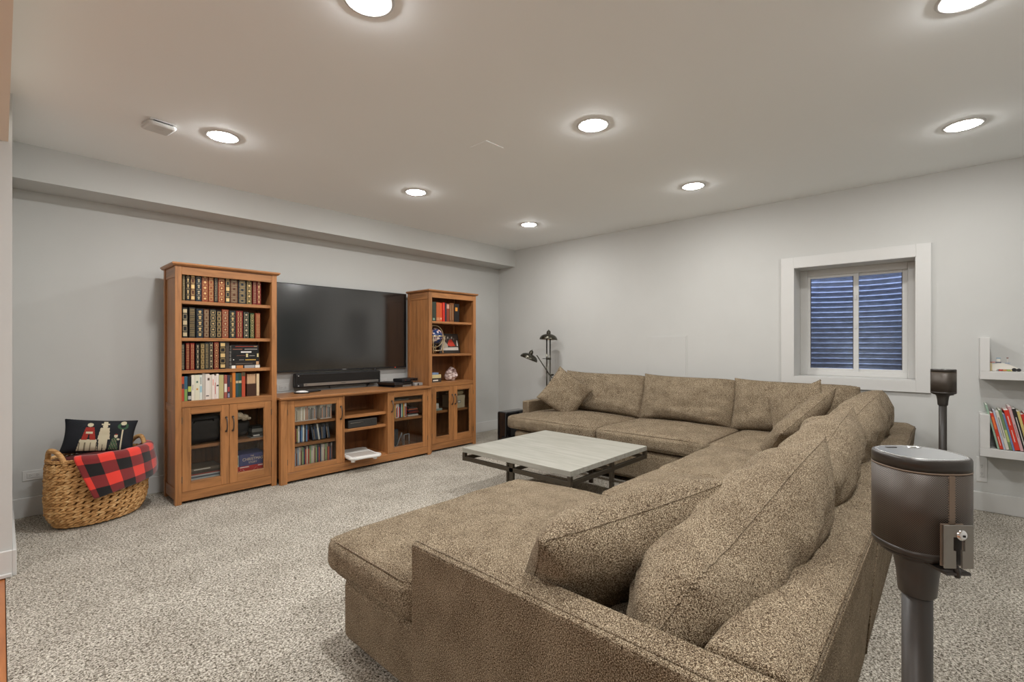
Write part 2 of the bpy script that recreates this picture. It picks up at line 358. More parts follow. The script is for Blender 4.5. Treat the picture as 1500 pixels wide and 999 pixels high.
def soft(name, parent, half, r, bulge=(0, 0, 0), n=22, wr=0, seed=0, loc=(0, 0, 0), rot=(0, 0, 0), warp=None, mat=None, seams=(), fold=None):
    """rounded, plumped cushion; seams: heights (fraction of z half) that get a piping cord"""
    sx, sy, sz = half; bm = bmesh.new()
    vs = {}
    sp = lambda i: math.sin((2*i/n-1)*math.pi/2)
    def shp(p):
        q = [p[0]*sx, p[1]*sy, p[2]*sz]
        inn = [max(-(h-r), min(h-r, c)) for c, h in zip(q, half)]
        d = Vector([a-b for a, b in zip(q, inn)])
        if d.length > 1e-7: d.normalize()
        v = Vector(inn) + d*r
        for a in range(3):
            b, c = (a+1) % 3, (a+2) % 3
            v[a] += bulge[a]*p[a]*(1-p[b]**2)*(1-p[c]**2)
        if wr:
            k = Vector((p[0]*sx, p[1]*sy, p[2]*sz))*6 + Vector((seed*7.3, seed*3.1, 0))
            w = noise.noise(k)*wr*1.6 + noise.noise(k*2.6)*wr*.55
            v += d*w
        if warp: v = warp(v, p)
        return v
    def vert(key):
        if key not in vs:
            p = tuple(sp(i) for i in key); vs[key] = bm.verts.new(shp(p))
        return vs[key]
    for ax in range(3):
        b, c = (ax+1) % 3, (ax+2) % 3
        for s in (0, n):
            for i in range(n):
                for j in range(n):
                    ks = []
                    for (di, dj) in ((0, 0), (1, 0), (1, 1), (0, 1)):
                        k = [0, 0, 0]; k[ax] = s; k[b] = i+di; k[c] = j+dj; ks.append(tuple(k))
                    if s == 0: ks = ks[::-1]
                    f = bm.faces.new([vert(k) for k in ks]); f.smooth = True
    m = MB(); m.bm.free(); m.bm = bm
    o = m.build(name, mat or M_tw, parent, loc, rot, norm=False)
    for (ax, fr) in seams:    # cord running round the cushion on the edge of face `ax`
        pts = []; b, c = [i for i in range(3) if i != ax]
        e = .985
        M_ = 16
        ring = [(e, -1+2*k/M_) for k in range(M_)] + [(1-2*k/M_, e) for k in range(M_)] + [(-e, 1-2*k/M_) for k in range(M_)] + [(-1+2*k/M_, -e) for k in range(M_)]
        for (u, v) in ring:
            p = [0, 0, 0]; p[ax] = fr; p[b] = max(-1, min(1, u)); p[c] = max(-1, min(1, v))
            q = shp(p); pts.append(q + Vector([0 if i == ax else (.001 if p[i] > .9 else -.001 if p[i] < -.9 else 0) for i in range(3)]))
        MB().tube(pts, .0032, 6, closed=True).build('piping', M_piping, o)
    return o

# ------------------------------------------------------------------ sectional sofa
sofa = thing('sectional_sofa', 'large brown tweed U-shaped sectional sofa with chaise around the coffee table', 'sofa', (.9, .19, 0))
# local frame: x from near arm towards the window wall, y towards the television
LX, LY = 3.97, 3.30          # overall: x 0.90..4.87, y 0.19..3.49
def prism_part(name, poly, z0, z1, axis, bev=.012, seg=3):
    m = MB().prism(poly, z0, z1, axis)
    bmesh.ops.recalc_face_normals(m.bm, faces=m.bm.faces)
    bmesh.ops.bevel(m.bm, geom=list(m.bm.edges), offset=bev, segments=seg, profile=.5, affect='EDGES')
    for f in m.bm.faces: f.smooth = False
    return m.build(name, M_tw, sofa)
# bases
MB().box(.03, 1.235, .16, 1.61, .035, .300, bev=.045, seg=5).build('base', M_tw, sofa)
MB().box(1.237, 2.86, .16, 1.13, .035, .300, bev=.045, seg=5).build('base', M_tw, sofa)
MB().box(2.862, 3.82, .16, 3.27, .035, .300, bev=.045, seg=5).build('base', M_tw, sofa)
fm = MB()
for x, y in ((.12, .3), (.12, 1.5), (1.1, 1.5), (2.0, 1.0), (2.0, .3), (3.0, 1.3), (3.0, 3.0), (3.75, 3.0), (3.7, .3)):
    MB().box(x-.03, x+.03, y-.03, y+.03, 0, .036).build('foot', M_blk, sofa)
# near arm, top rising towards the back
m = MB().prism([(0, 0), (.09, 0), (.09, .594), (0, .578)], .012, 1.09, 'y')
bmesh.ops.recalc_face_normals(m.bm, faces=m.bm.faces); bmesh.ops.bevel(m.bm, geom=list(m.bm.edges), offset=.010, segments=3, profile=.5, affect='EDGES'); m.build('arm', M_tw, sofa)
# far arm
m = MB().prism([(0, .0), (0, .60), (-.84, .585), (-.84, .0)], 0, .09, 'y')
m.xf(Matrix.Translation((LX-.02, 3.27, 0))); bmesh.ops.recalc_face_normals(m.bm, faces=m.bm.faces); bmesh.ops.bevel(m.bm, geom=list(m.bm.edges), offset=.012, segments=3, profile=.5, affect='EDGES'); m.build('arm', M_tw, sofa)
# back frames
prism_part('back_frame', [(.05, .0), (.20, .0), (.24, .45), (.18, .60), (.05, .603), (.0, .575)], .092, 1.38, 'x')
prism_part('back_frame', [(.05, .0), (.20, .0), (.24, .45), (.18, .60), (.05, .603), (.0, .575)], 1.382, LX, 'x')
m = MB().prism([(LX, .0), (LX-.20, .0), (LX-.24, .45), (LX-.19, .61), (LX-.03, .63), (LX, .60)], .245, 3.268, 'y')
bmesh.ops.recalc_face_normals(m.bm, faces=m.bm.faces); bmesh.ops.bevel(m.bm, geom=list(m.bm.edges), offset=.012, segments=3, profile=.5, affect='EDGES'); m.build('back_frame', M_tw, sofa)
# seam cords
def cord(pts, parent=sofa, r=.0032, name='piping'): return MB().tube(pts, r, 6).build(name, M_piping, parent)
cord([(.004, 1.078, .574), (.004, .03, .574)]); cord([(.018, 1.080, .5815), (.018, .03, .5815)])
cord([(.10, .0065, .580), (LX-.01, .0065, .580)]); cord([(.10, -.0005, .566), (LX-.01, -.0005, .566)], r=.0022)
cord([(1.381, .046, .02), (1.381, .0, .6)])
def seat(x0, x1, y0, y1, z0=.312, z1=.452, crown=.042, seed=0, r=.045, warp=None):
    return soft('seat_cushion', sofa, ((x1-x0)/2, (y1-y0)/2, (z1-z0)/2), r, (.012, .012, crown), 26, .003, seed,
                ((x0+x1)/2, (y0+y1)/2, (z0+z1)/2), seams=((2, .93), (2, -.93)), warp=warp)

def t1(v, p):      # chaise cushion runs past the arm's front and widens there
    if v.y < 1.105-.95 and v.x < .098-.605: v = v.copy(); v.x = .098-.605+(v.x+.507)*.01
    if v.y > 0 and v.x > 0: v = v.copy(); v.x -= .09*(v.x/.6)*(v.y/.7)**2
    return v
seat(-.015, 1.225, .24, 1.66, crown=.048, seed=1, warp=t1)
def t2(v, p):
    if v.x > 3.10-3.285 and v.y > 3.262-2.795: v = v.copy(); v.y = 3.262-2.795+(v.y-.467)*.01
    return v
seat(2.84, 3.73, 2.23, 3.36, seed=2, warp=t2)
seat(1.227, 1.888, .24, 1.165, seed=3); seat(1.890, 2.838, .24, 1.168, seed=4)
seat(2.840, 3.73, .24, 1.20, seed=5); seat(2.84, 3.73, 1.202, 2.228, seed=6)
# loose back cushions
def pillow_surf(w, h, t, seed, pinch=.07, p=.5, warp=None, wr=1):
    def f(u, v, s):
        x = w/2*u*(1-pinch*(1-v*v)*abs(u)**3); z = h/2*v*(1-pinch*(1-u*u)*abs(v)**3)
        th = t/2*max(0, (1-u**4)*(1-v**4))**p*(1-.25*(u*u+v*v)/2)
        y = -s*th
        q = Vector((x*7+seed*3, z*7, s*2.0)); e = min(1, (1-abs(u))*5)*min(1, (1-abs(v))*5)
        y += (noise.noise(q)*.012*e + noise.noise(q*2.7)*.005*e)*wr
        cr = abs(u*v)**2*.006; y += math.sin((u*abs(v)-v*abs(u))*40)*cr
        if wr > 1: y += -s*.0050*max(0, v+.2)*e*math.sin(u*24 + 4*noise.noise(Vector((x*3, z*4, seed*2.))) + v*3)*max(0, .35+noise.noise(Vector((x*4+9, z*3, seed))))
        if wr > 1: y += .004*e*s*math.sin(v*15 + 3*noise.noise(Vector((x*5, seed, 0))))*max(0, 1-abs(noise.noise(Vector((x*3, z*4, seed))))*3)
        V = Vector((x, y, z))
        return warp(V, u, v) if warp else V
    return f
def pillow_mesh(name, w, h, t, mat, parent, seed, n=36, m=None, design=None, loc=(0, 0, 0), rot=(0, 0, 0), **k):
    f = pillow_surf(w, h, t, seed, **k); m = m or n; b = MB()
    sp = lambda i, n: math.sin((2*i/n-1)*math.pi/2) if design is None else 2*i/n-1
    fr = [[b.bm.verts.new(f(sp(i, n), sp(j, m), 1)) for j in range(m+1)] for i in range(n+1)]
    bk = [[(fr[i][j] if i in (0, n) or j in (0, m) else b.bm.verts.new(f(sp(i, n), sp(j, m), -1))) for j in range(m+1)] for i in range(n+1)]
    for i in range(n):
        for j in range(m):
            q = b.face([fr[i][j], fr[i+1][j], fr[i+1][j+1], fr[i][j+1]], smooth=True)
            if design: q.material_index = design((2*i+1)/n-1, (2*j+1)/m-1)
            b.face([bk[i][j], bk[i][j+1], bk[i+1][j+1], bk[i+1][j]], smooth=True)
    o = b.build(name, mat, parent, loc, rot, norm=False)
    ring = [f(sp(i, n), -1, 1) for i in range(n)] + [f(1, sp(j, m), 1) for j in range(m)] + [f(sp(n-i, n), 1, 1) for i in range(n)] + [f(-1, sp(m-j, m), 1) for j in range(m)]
    return o, ring
def backc(c, w, rz, seed, lean=19, dz=0, h=.50, roll=0, sl=0, t=.25, ear=.012, rn=.15, q0=.40):
    def f(V, u, v):
        q = max(0, min(1, (q0-u)/(q0+.65))); q = q*q*(3-2*q); t_ = max(0, min(1, (v+.75)/1.75))
        V.z -= sl*q*t_; V.z += ear*max(0, u)**4*max(0, v)**2 + .4*ear*max(0, -u)**4*max(0, v)**2; V.x += .35*sl*max(0, v)*q*max(0, -u)
        cn = max(0, -u)**5*abs(v)**2; V.z -= rn*.16*cn*(1 if v > 0 else -.6); V.x += rn*.22*cn; V.y *= 1 + .12*max(0, -v); V.z += .02*max(0, -v)**2*(1-u*u); return V
    o, ring = pillow_mesh('back_cushion', w, h, t, M_tw, sofa, seed, 44, loc=(c[0], c[1], .665+dz), rot=(R_(lean), R_(roll), R_(rz)), pinch=.035, warp=f, wr=1.9)
    MB().tube(ring, .0028, 6, closed=True).build('piping', M_piping, o)
    return o
backc((.640, .262), 1.12, 0, 11, 25, -.032, .455, sl=.175, t=.32, rn=.22, ear=.04, q0=.72); backc((1.545, .250), .93, 2, 12, 22, -.008, .48, sl=.10, t=.29, ear=.035); backc((2.40, .245), .91, -1.5, 13, 22, .0, .485, sl=.07, t=.28, ear=.025); backc((3.20, .25), .84, 1, 14, 20, -.004, .475, sl=.02, t=.27, ear=-.01)
backc((3.735, .80), .99, 90, 15, 18, h=.48); backc((3.735, 1.73), .96, 90, 16, 17, .003, .48); backc((3.735, 2.70), 1.08, 90, 17, 17, h=.48)

# ------------------------------------------------------------------ throw pillows
def throw(label, loc, rot, w=.5, h=.5, t=.17, seed=0, group='tweed throw pillows'):
    r = thing('throw_pillow', label, 'pillow', loc, group=group, rot=tuple(R_(a) for a in rot))
    o, ring = pillow_mesh('pillow_cover', w, h, t, M_tw, r, seed)
    MB().tube(ring, .0030, 6, closed=True).build('piping', M_piping, r)
    return r
throw('brown tweed pillow tipped on its corner against the sofa arm near the floor lamp', (4.26, 3.14, .675), (-22, 36, -58), .45, .45, .15, 1)
throw('large brown tweed pillow in the foreground, leaning on the nearest back cushion by the arm', (1.315, .735, .595), (34, -5, -20), .72, .37, .26, 2)
throw('rumpled brown tweed pillow lying slantwise in the sofa corner', (3.97, .835, .60), (42, -26, -23), .66, .50, .18, 3)
throw('brown tweed pillow standing behind another one in the sofa corner', (4.36, .90, .66), (22, 24, 70), .48, .44, .12, 4)

# ------------------------------------------------------------------ bookcases and console
def handle(parent, x, z0, z1):
    m = MB(); n = 10
    pts = [(x, -.004 - .024*math.sin(math.pi*(.12+.76*k/n)), z0+(z1-z0)*(.06+.88*k/n)) for k in range(n+1)]
    m.tube([(x, 0, z0+.008)] + pts + [(x, 0, z1-.008)], [.006] + [.0055-.0012*math.sin(math.pi*k/n) for k in range(n+1)] + [.006], 8)
    m.cyl((x, .0, z0+.006), (x, -.006, z0+.006), .0085); m.cyl((x, .0, z1-.006), (x, -.006, z1-.006), .0085)
    return m.build('handle', M_brz, parent)
def door(parent, x0, x1, z0, z1, hx, hz, hinge, sw=.056, rb=.068, rt=.048):
    """framed glass door; the door panel mesh is its frame"""
    m = MB(); y0, y1 = .004, .024
    m.box(x0, x0+sw, y0, y1, z0, z1, bev=.0015)
    d = m.build('door', wood_z, parent); box('door_stile', wood_z, d, x1-sw, x1, y0, y1, z0, z1, bev=.0015)
    box('door_rail', wood_x, d, x0+sw, x1-sw, y0, y1, z0, z0+rb, bev=.0015); box('door_rail', wood_x, d, x0+sw, x1-sw, y0, y1, z1-rt, z1, bev=.0015)
    b = MB(); b.box(x0+sw, x1-sw, y0+.003, y1-.002, z0+rb, z0+rb+.006, bev=.001)
    b.box(x0+sw, x0+sw+.005, y0+.003, y1-.002, z0+rb, z1-rt); b.box(x1-sw-.005, x1-sw, y0+.003, y1-.002, z0+rb, z1-rt); b.box(x0+sw, x1-sw, y0+.003, y1-.002, z1-rt-.005, z1-rt)
    b.build('glazing_bead', wood_x, d)
    box('glass_pane', M_glass, d, x0+sw-.004, x1-sw+.004, y1-.010, y1-.006, z0+rb-.004, z1-rt+.004)
    handle(d, hx, hz[0], hz[1])
    for hzz in (z0+.07, z1-.12): box('hinge', M_brz, d, hinge-.003, hinge+.003, y0-.003, y0+.006, hzz, hzz+.05)
    return d
def bookcase(label, x, y, W, D, shelves, zf, cab, zt=1.845):
    t = thing('bookcase', label, 'bookcase', (x, y, 0), group='cherry bookcases flanking the television')
    pw = .042
    for a in (0, W-pw):
        for b in (0, D-pw): box('post', wood_z, t, a, a+pw, b, b+pw, 0, zt-.024, bev=.002)
    for a in (.006, W-.022):
        box('side_panel', wood_z, t, a+.006, a+.012, pw, D-pw, .07, zt-.07)
        for z0, z1 in ((.03, .12), (.70, .76), (zt-.105, zt-.026)): box('side_rail', wood_y, t, a, a+.016, pw, D-pw, z0, z1, bev=.001)
    m = MB(); o = .022; za, zb = zt-.024, zt
    P = [(-o+.012, za), (-o, za+.012), (-o, zb-.004), (-o+.004, zb)]
    rings = [[m.bm.verts.new(v) for v in ((ox, ox, z), (W-ox, ox, z), (W-ox, D+.004, z), (ox, D+.004, z))] for ox, z in P]
    for A, B in zip(rings, rings[1:]):
        for k in range(4): m.face([A[k], A[(k+1) % 4], B[(k+1) % 4], B[k]])
    m.face(rings[0][::-1]); m.face(rings[-1]); m.build('crown_moulding', wood_x, t)
    box('top_rail', wood_x, t, pw, W-pw, .003, .024, zt-.088, zt-.026, bev=.0015)
    box('top_board', wood_x, t, .02, W-.02, .024, D-.01, zt-.045, zt-.026)
    box('bottom_rail', wood_x, t, pw, W-pw, .006, .026, .022, .092, bev=.0015)
    box('floor_board', wood_x, t, .02, W-.02, .026, D-.012, .085, .103)
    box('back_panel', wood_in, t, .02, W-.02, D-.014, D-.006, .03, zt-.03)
    box('inner_side', wood_z, t, .018, .024, .03, D-.014, .103, zt-.045); box('inner_side', wood_z, t, W-.024, W-.018, .03, D-.014, .103, zt-.045)
    box('fixed_shelf', wood_x, t, .024, W-.024, .026, D-.014, zf-.03, zf); box('shelf_rail', wood_x, t, pw, W-pw, .003, .026, zf-.046, zf, bev=.0015)
    for z in shelves + [cab]: box('shelf', wood_x, t, .025, W-.025, .034 if z != cab else .05, D-.015, z-.026, z, bev=.002)
    c = W/2; zt_ = zf-.049
    door(t, pw+.002, c-.0015, .094, zt_, c-.024, (.517, .64), pw+.001); door(t, c+.0015, W-pw-.002, .094, zt_, c+.024, (.517, .64), W-pw-.001)
    return t
BL = bookcase('tall cherry bookcase left of the television, full of leather-bound books', .891, 4.285, .735, .375, [1.561, 1.274, 1.023], .785, .43)
BR = bookcase('tall cherry bookcase right of the television with a globe and photo', 3.264, 4.285, .715, .415, [1.491, 1.114], .786, .455)

cn = thing('media_console', 'low cherry media console with two glass doors under the television', 'console', (1.64, 4.235, 0))
W, D, T = 1.615, .425, .76
for a, b in ((0, .056), (W-.045, W)):
    for c in (0, D-.045): box('post', wood_z, cn, a, b, c, c+.045, 0, T-.025, bev=.002)
    box('side_panel', wood_z, cn, a+.012, a+.024, .045, D-.045, .04, T-.03)
m = MB().box(-.012, W+.004, -.018, D, T-.022, T, bev=.005, seg=2).build('top', wood_x, cn)
box('bottom_rail', wood_x, cn, .056, W-.045, .004, .026, .022, .094, bev=.0015)
box('top_rail', wood_x, cn, .056, W-.045, .004, .022, T-.034, T-.022)
box('floor_board', wood_x, cn, .03, W-.03, .026, D-.012, .086, .105)
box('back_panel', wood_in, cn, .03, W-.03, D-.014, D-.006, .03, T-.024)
for a, b in ((.573, .588), (1.060, 1.075)): box('divider', wood_z, cn, a, b, .003, D-.014, .094, T-.024)
for a, b, z in ((.03, .572, .527), (.03, .572, .336), (.589, 1.059, .532), (.589, 1.059, .403), (1.076, W-.03, .623), (1.076, W-.03, .442)):
    box('shelf', wood_x, cn, a, b, .03, D-.016, z-.026, z, bev=.002)
door(cn, .058, .571, .097, T-.036, .548, (.51, .64), .057, sw=.060, rb=.040, rt=.052)
door(cn, 1.077, W-.047, .097, T-.036, 1.107, (.52, .643), W-.046, sw=.058, rb=.050, rt=.048)

# ------------------------------------------------------------------ books
CR, OL, BK, BR_, NV, RU, RD, GN, DG, TN = (srgb(*c) for c in ((124, 34, 24), (84, 70, 38), (18, 16, 14), (90, 50, 28), (20, 32, 42), (132, 56, 28), (110, 24, 18), (24, 62, 36), (34, 40, 38), (186, 140, 92)))
def cover_mesh(w, h, d, hubs, rnd_=.004):
    """boards and rounded spine (facing -y), open at the page side"""
    m = MB(); t = .0025
    m.box(0, t, 0, d, 0, h, bev=.0008); m.box(w-t, w, 0, d, 0, h, bev=.0008)
    n = 6; P = [(w/2 + (w/2)*math.sin(a), -rnd_*math.cos(a)) for a in [(-1+2*k/n)*math.pi/2 for k in range(n+1)]]
    Q = [(x, y+.003) for x, y in P][::-1]
    m.prism(P + Q, 0, h, 'z')
    for z in hubs:
        P2 = [(w/2 + (w/2+.0004)*math.sin(a), -(rnd_+.0014)*math.cos(a)) for a in [(-1+2*k/n)*math.pi/2 for k in range(n+1)]]
        m.prism(P2 + Q, z-.0018, z+.0018, 'z')
    return m
def ornament(w, h, style, hubs, r_):
    m = MB(); y = -.0050
    def rect(x0, x1, z0, z1): m.box(x0, x1, y, -.001, z0, z1)
    def frame(x0, x1, z0, z1, t=.0016):
        rect(x0, x1, z0, z0+t); rect(x0, x1, z1-t, z1); rect(x0, x0+t, z0, z1); rect(x1-t, x1, z0, z1)
    def dia(cx, cz, a, b):
        m.prism([(cx-a, cz), (cx, cz-b), (cx+a, cz), (cx, cz+b)], y-.0003, -.001, 'y')
    a, b = w*.14, w*.86; zs = [.004] + hubs + [h-.004]; cx = w/2
    for z in hubs: rect(a, b, z+.003, z+.0042); rect(a, b, z-.0042, z-.003)
    for i, (z0, z1) in enumerate(zip(zs, zs[1:])):
        g = .006; zc = (z0+z1)/2; hh = (z1-z0)/2 - g
        if hh < .004: continue
        if style == 0: frame(a, b, z0+g, z1-g); dia(cx, zc, w*.16, hh*.5)
        elif style == 1:
            for k in range(3): rect(a, b, zc-hh*.7+k*hh*.7-.001, zc-hh*.7+k*hh*.7+.001)
        elif style == 2: dia(cx, zc+hh*.35, w*.26, hh*.42); dia(cx, zc-hh*.45, w*.2, hh*.36)
        elif style == 3: rect(a, b, zc-hh*.9, zc+hh*.9) if i % 2 == 0 else frame(a, b, z0+g, z1-g)
        elif style == 4:
            for k in range(4):
                zz = zc-hh+hh*2*(k+.5)/4; dia(cx-w*.18, zz, w*.10, hh*.18); dia(cx+w*.18, zz, w*.10, hh*.18)
        elif style == 5: frame(a, b, z0+g, z1-g); frame(a+w*.15, b-w*.15, z0+g+.004, z1-g-.004)
        elif style == 6: rect(a, a+.0015, z0, z1); rect(b-.0015, b, z0, z1); dia(cx, zc, w*.22, hh*.7)
    return m
def leather(x, y, z, w, h, d, col, style, label, group, lean=0, gold=None):
    nb = 4 if h > .2 else 3; hubs = [h*(k+1)/(nb+1) for k in range(nb)]
    o = cover_mesh(w, h, d, hubs).build('book', cm(col, .42), None, (x, y, z), (0, R_(lean), 0))
    tag(o, label, 'book', group)
    MB().box(.003, w-.003, .003, d-.004, .003, h-.003).build('pages', M_paper, o)
    ornament(w, h, style, hubs, rnd).build('gilding', gold or M_gold, o)
    return o
CN = {CR: 'crimson', OL: 'olive', BK: 'black', BR_: 'brown', NV: 'navy', RU: 'rust', RD: 'dark red', GN: 'green', DG: 'charcoal', TN: 'tan'}
ST = ['gold frames and diamonds', 'fine gold lines', 'big gold diamonds', 'solid gold panels', 'small paired gold diamonds', 'double gold frames', 'gold side lines']
M_gold2 = plain('dull_gilt', (.50, .40, .24), .5, .2)
def leather_row(shelf, zs, edges, spec, hh, grp):
    for i, (c, st, dh) in enumerate(spec):
        x0, x1 = edges[2*i], edges[2*i+1]
        leather(x0, 4.327+rnd.uniform(-.002, .004), zs+.0005, x1-x0, hh+dh, .165, c, st,
                '%s leather book, %s, %s from left, %s shelf' % (CN[c], ST[st], ORD[i], shelf), grp, gold=M_gold if i % 3 else M_gold2)
E1 = [.945, .964, .967, .997, .999, 1.03, 1.033, 1.073, 1.075, 1.117, 1.12, 1.157, 1.159, 1.185, 1.188, 1.237, 1.24, 1.272, 1.275, 1.332, 1.335, 1.393, 1.397, 1.437, 1.446, 1.475, 1.478, 1.512]
leather_row('top', 1.561, E1, [(OL, 1, -.02), (BK, 2, 0), (BR_, 3, -.005), (NV, 2, .003), (RU, 6, -.01), (RU, 5, -.004), (BK, 4, 0), (RU, 0, .004), (DG, 3, 0), (BR_, 5, .006), (NV, 5, 0), (OL, 6, -.008), (RD, 1, -.012), (RD, 2, -.012)], .228, 'leather books on the top shelf of the left bookcase')
E2 = [.945, .98, .988, 1.031, 1.038, 1.086, 1.089, 1.125, 1.13, 1.174, 1.177, 1.212, 1.216, 1.264, 1.269, 1.315, 1.319, 1.371, 1.375, 1.415, 1.425, 1.456, 1.467, 1.505]
leather_row('second', 1.274, E2, [(BK, 3, 0), (BK, 1, .004), (NV, 2, -.004), (BR_, 5, -.004), (DG, 0, -.004), (BK, 5, -.01), (RU, 0, .0), (DG, 2, -.008), (RD, 4, -.006), (DG, 6, -.012), (GN, 0, -.02), (RU, 4, -.018)], .232, 'leather books on the second shelf of the left bookcase')
E3 = [.939, .959, .969, .993, .997, 1.025, 1.033, 1.061, 1.066, 1.094, 1.095, 1.124, 1.126, 1.152, 1.159, 1.192, 1.198, 1.242]
leather_row('third', 1.023, E3, [(DG, 1, -.01), (RD, 1, -.004), (CR, 4, -.004), (BK, 2, -.008), (OL, 5, -.005), (DG, 4, 0), (BK, 6, .004), (RD, 0, .004), (BK, 3, .008)], .213, 'leather books on the third shelf of the left bookcase')

def modern(x, y, z, w, h, d, col, label, group, lean=0, spec=None, page=None, name='book', cat='book', tilt=0):
    """flat-backed book, spine facing -y; spec = [(z0,z1,colour)] printed blocks on the spine"""
    m = MB(); t = .0018
    m.box(0, t, 0, d, 0, h); m.box(w-t, w, 0, d, 0, h); m.box(t*.9, w-t*.9, 0, t, 0, h, bev=.0003)
    o = m.build(name, col, None, (x, y, z), (R_(tilt), R_(lean), 0)); tag(o, label, cat, group)
    MB().box(t, w-t, t, d-.002, .001, h-.001).build('pages', page or M_page_w, o)
    if spec:
        for (a, b, c, *r) in spec:
            x0, x1 = (r if r else (.0012, w-.0012)); MB().box(x0, x1, -.0004, .0004, a*h, b*h).build('spine_print', c, o)
    return o
def lay(o, x, y, z, rz=0, flip=False):   # lay a book flat: spine stays in front, thickness upwards
    o.rotation_euler = (0, R_(-90), R_(rz)) if not flip else (0, R_(90), R_(rz)); o.location = (x, y, z)
# stack of dark paperbacks on the third shelf
W8 = s8(225, 220, 210); O8 = s8(190, 120, 60); Y8 = s8(205, 190, 140)
modern(1.247, 4.345, 1.0235, .026, .215, .15, s8(70, 60, 52), 'plain grey-brown book upright left of the dark stack', 'books on the third shelf of the left bookcase')
zz = 1.0235
for i, (t, L, c, pr, lb) in enumerate([(.026, .225, s8(38, 34, 32), [(.02, .18, W8), (.2, .55, s8(150, 150, 150)), (.60, .82, O8), (.85, .98, W8)], 'dark book with white end blocks'), (.030, .215, s8(30, 22, 18), [(.02, .12, s8(190, 150, 110)), (.25, .85, s8(90, 80, 70), .010, .016)], 'brown-black book with a tan end block'),
        (.034, .214, s8(14, 12, 11), [(.12, .5, s8(190, 150, 70), .009, .017), (.55, .72, s8(150, 140, 130), .012, .016), (.9, .93, W8, .012, .02)], 'thick black book with yellow lettering'), (.032, .213, s8(12, 11, 11), [(.01, .07, Y8), (.4, .47, Y8), (.15, .35, s8(170, 165, 155), .011, .015), (.5, .8, s8(110, 70, 50), .013, .017)], 'black book with two cream blocks'),
        (.026, .212, s8(16, 14, 13), [(.28, .66, s8(205, 200, 195), .006, .018)], 'black book with large white lettering'), (.020, .21, s8(12, 12, 12), [(.05, .52, s8(170, 165, 160), .007, .012), (.60, .95, s8(150, 100, 80), .007, .012)], 'thin black book with small white lettering'),
        (.024, .21, s8(20, 14, 12), [(.05, .18, s8(150, 120, 90), .008, .016), (.2, .85, s8(150, 50, 35), .009, .014)], 'topmost black book with red lettering')]):
    b = modern(0, 0, 0, t, L, .145, c, lb + ' in the flat stack on the third shelf', 'stacked dark books on the third shelf of the left bookcase', spec=pr)
    lay(b, 1.284+L+rnd.uniform(-.002, .003), 4.333, zz, 0); zz += t+.0004
# fourth shelf: mixed modern books
E4 = [.942, .958, .959, .98, .982, 1.005, 1.006, 1.027, 1.028, 1.06, 1.061, 1.078, 1.079, 1.099, 1.1, 1.128, 1.129, 1.144, 1.1445, 1.161, 1.162, 1.175, 1.176, 1.194, 1.195, 1.227, 1.232, 1.253, 1.256, 1.272, 1.274, 1.29, 1.291, 1.315, 1.316, 1.337, 1.338, 1.362, 1.3625, 1.388]
S4 = [('orange-red book with a dark band', (178, 72, 44), .19, [(.5, .7, s8(60, 50, 60))]), ('blue and green book', (50, 90, 110), .19, [(0, .48, s8(120, 150, 80))]), ('black book with a pale green patch', (24, 22, 22), .185, [(.38, .6, s8(170, 180, 90)), (.05, .2, s8(170, 170, 165))]),
      ('off-white book with small black lettering', (214, 207, 190), .198, [(.4, .62, s8(80, 78, 70), .008, .011)]), ('pale cream book with a grey and an ochre ring', (205, 202, 180), .198, [(.68, .76, s8(90, 110, 100), .010, .022), (.40, .47, s8(190, 140, 70), .010, .022)]), ('white book with pale blue blocks', (205, 208, 200), .198, [(.3, .55, s8(150, 180, 190)), (.62, .9, s8(130, 130, 120), .005, .011)]),
      ('tall light grey book', (180, 172, 162), .208, None), ('wide white book with a brown triangle', (215, 205, 196), .203, [(.74, .84, s8(90, 70, 60), .014, .028), (.12, .16, s8(60, 50, 45), .004, .024)]), ('ivory book with faint lines', (208, 198, 185), .194, None), ('white book with orange lettering', (218, 206, 196), .197, [(.55, .8, s8(205, 90, 50), .006, .010)]),
      ('white book with red lettering', (214, 198, 190), .187, [(.2, .7, s8(180, 70, 60), .004, .008)]), ('white book with a black emblem', (218, 210, 200), .20, [(.5, .56, s8(40, 36, 30))]), ('sand-coloured book', (176, 164, 116), .19, None), ('maroon book with a white label', (150, 82, 70), .188, [(.26, .62, s8(214, 205, 190))]),
      ('dark purple book with a red band', (52, 46, 62), .186, [(.28, .48, s8(170, 60, 60)), (.02, .2, s8(140, 140, 160))]), ('thin brown-green book', (84, 62, 36), .184, [(.7, .9, s8(150, 120, 60), .004, .010)]), ('bright orange book', (198, 116, 40), .205, [(.0, 1, s8(140, 70, 30), .001, .005)]),
      ('teal book with a gilt band', (38, 70, 74), .20, [(.58, .68, M_gold2)]), ('dark green book with a gilt band', (30, 66, 52), .2, [(.58, .68, M_gold2)]), ('red-orange book with a dark top', (172, 70, 44), .205, [(.84, 1, s8(70, 64, 40))])]
for i, (lb, c, h, pr) in enumerate(S4):
    modern(E4[2*i], 4.325+rnd.uniform(0, .006), .7855, E4[2*i+1]-E4[2*i], h, .15, s8(*c), lb + ', %s from left, fourth shelf' % ORD[i], 'modern books on the fourth shelf of the left bookcase', spec=pr)
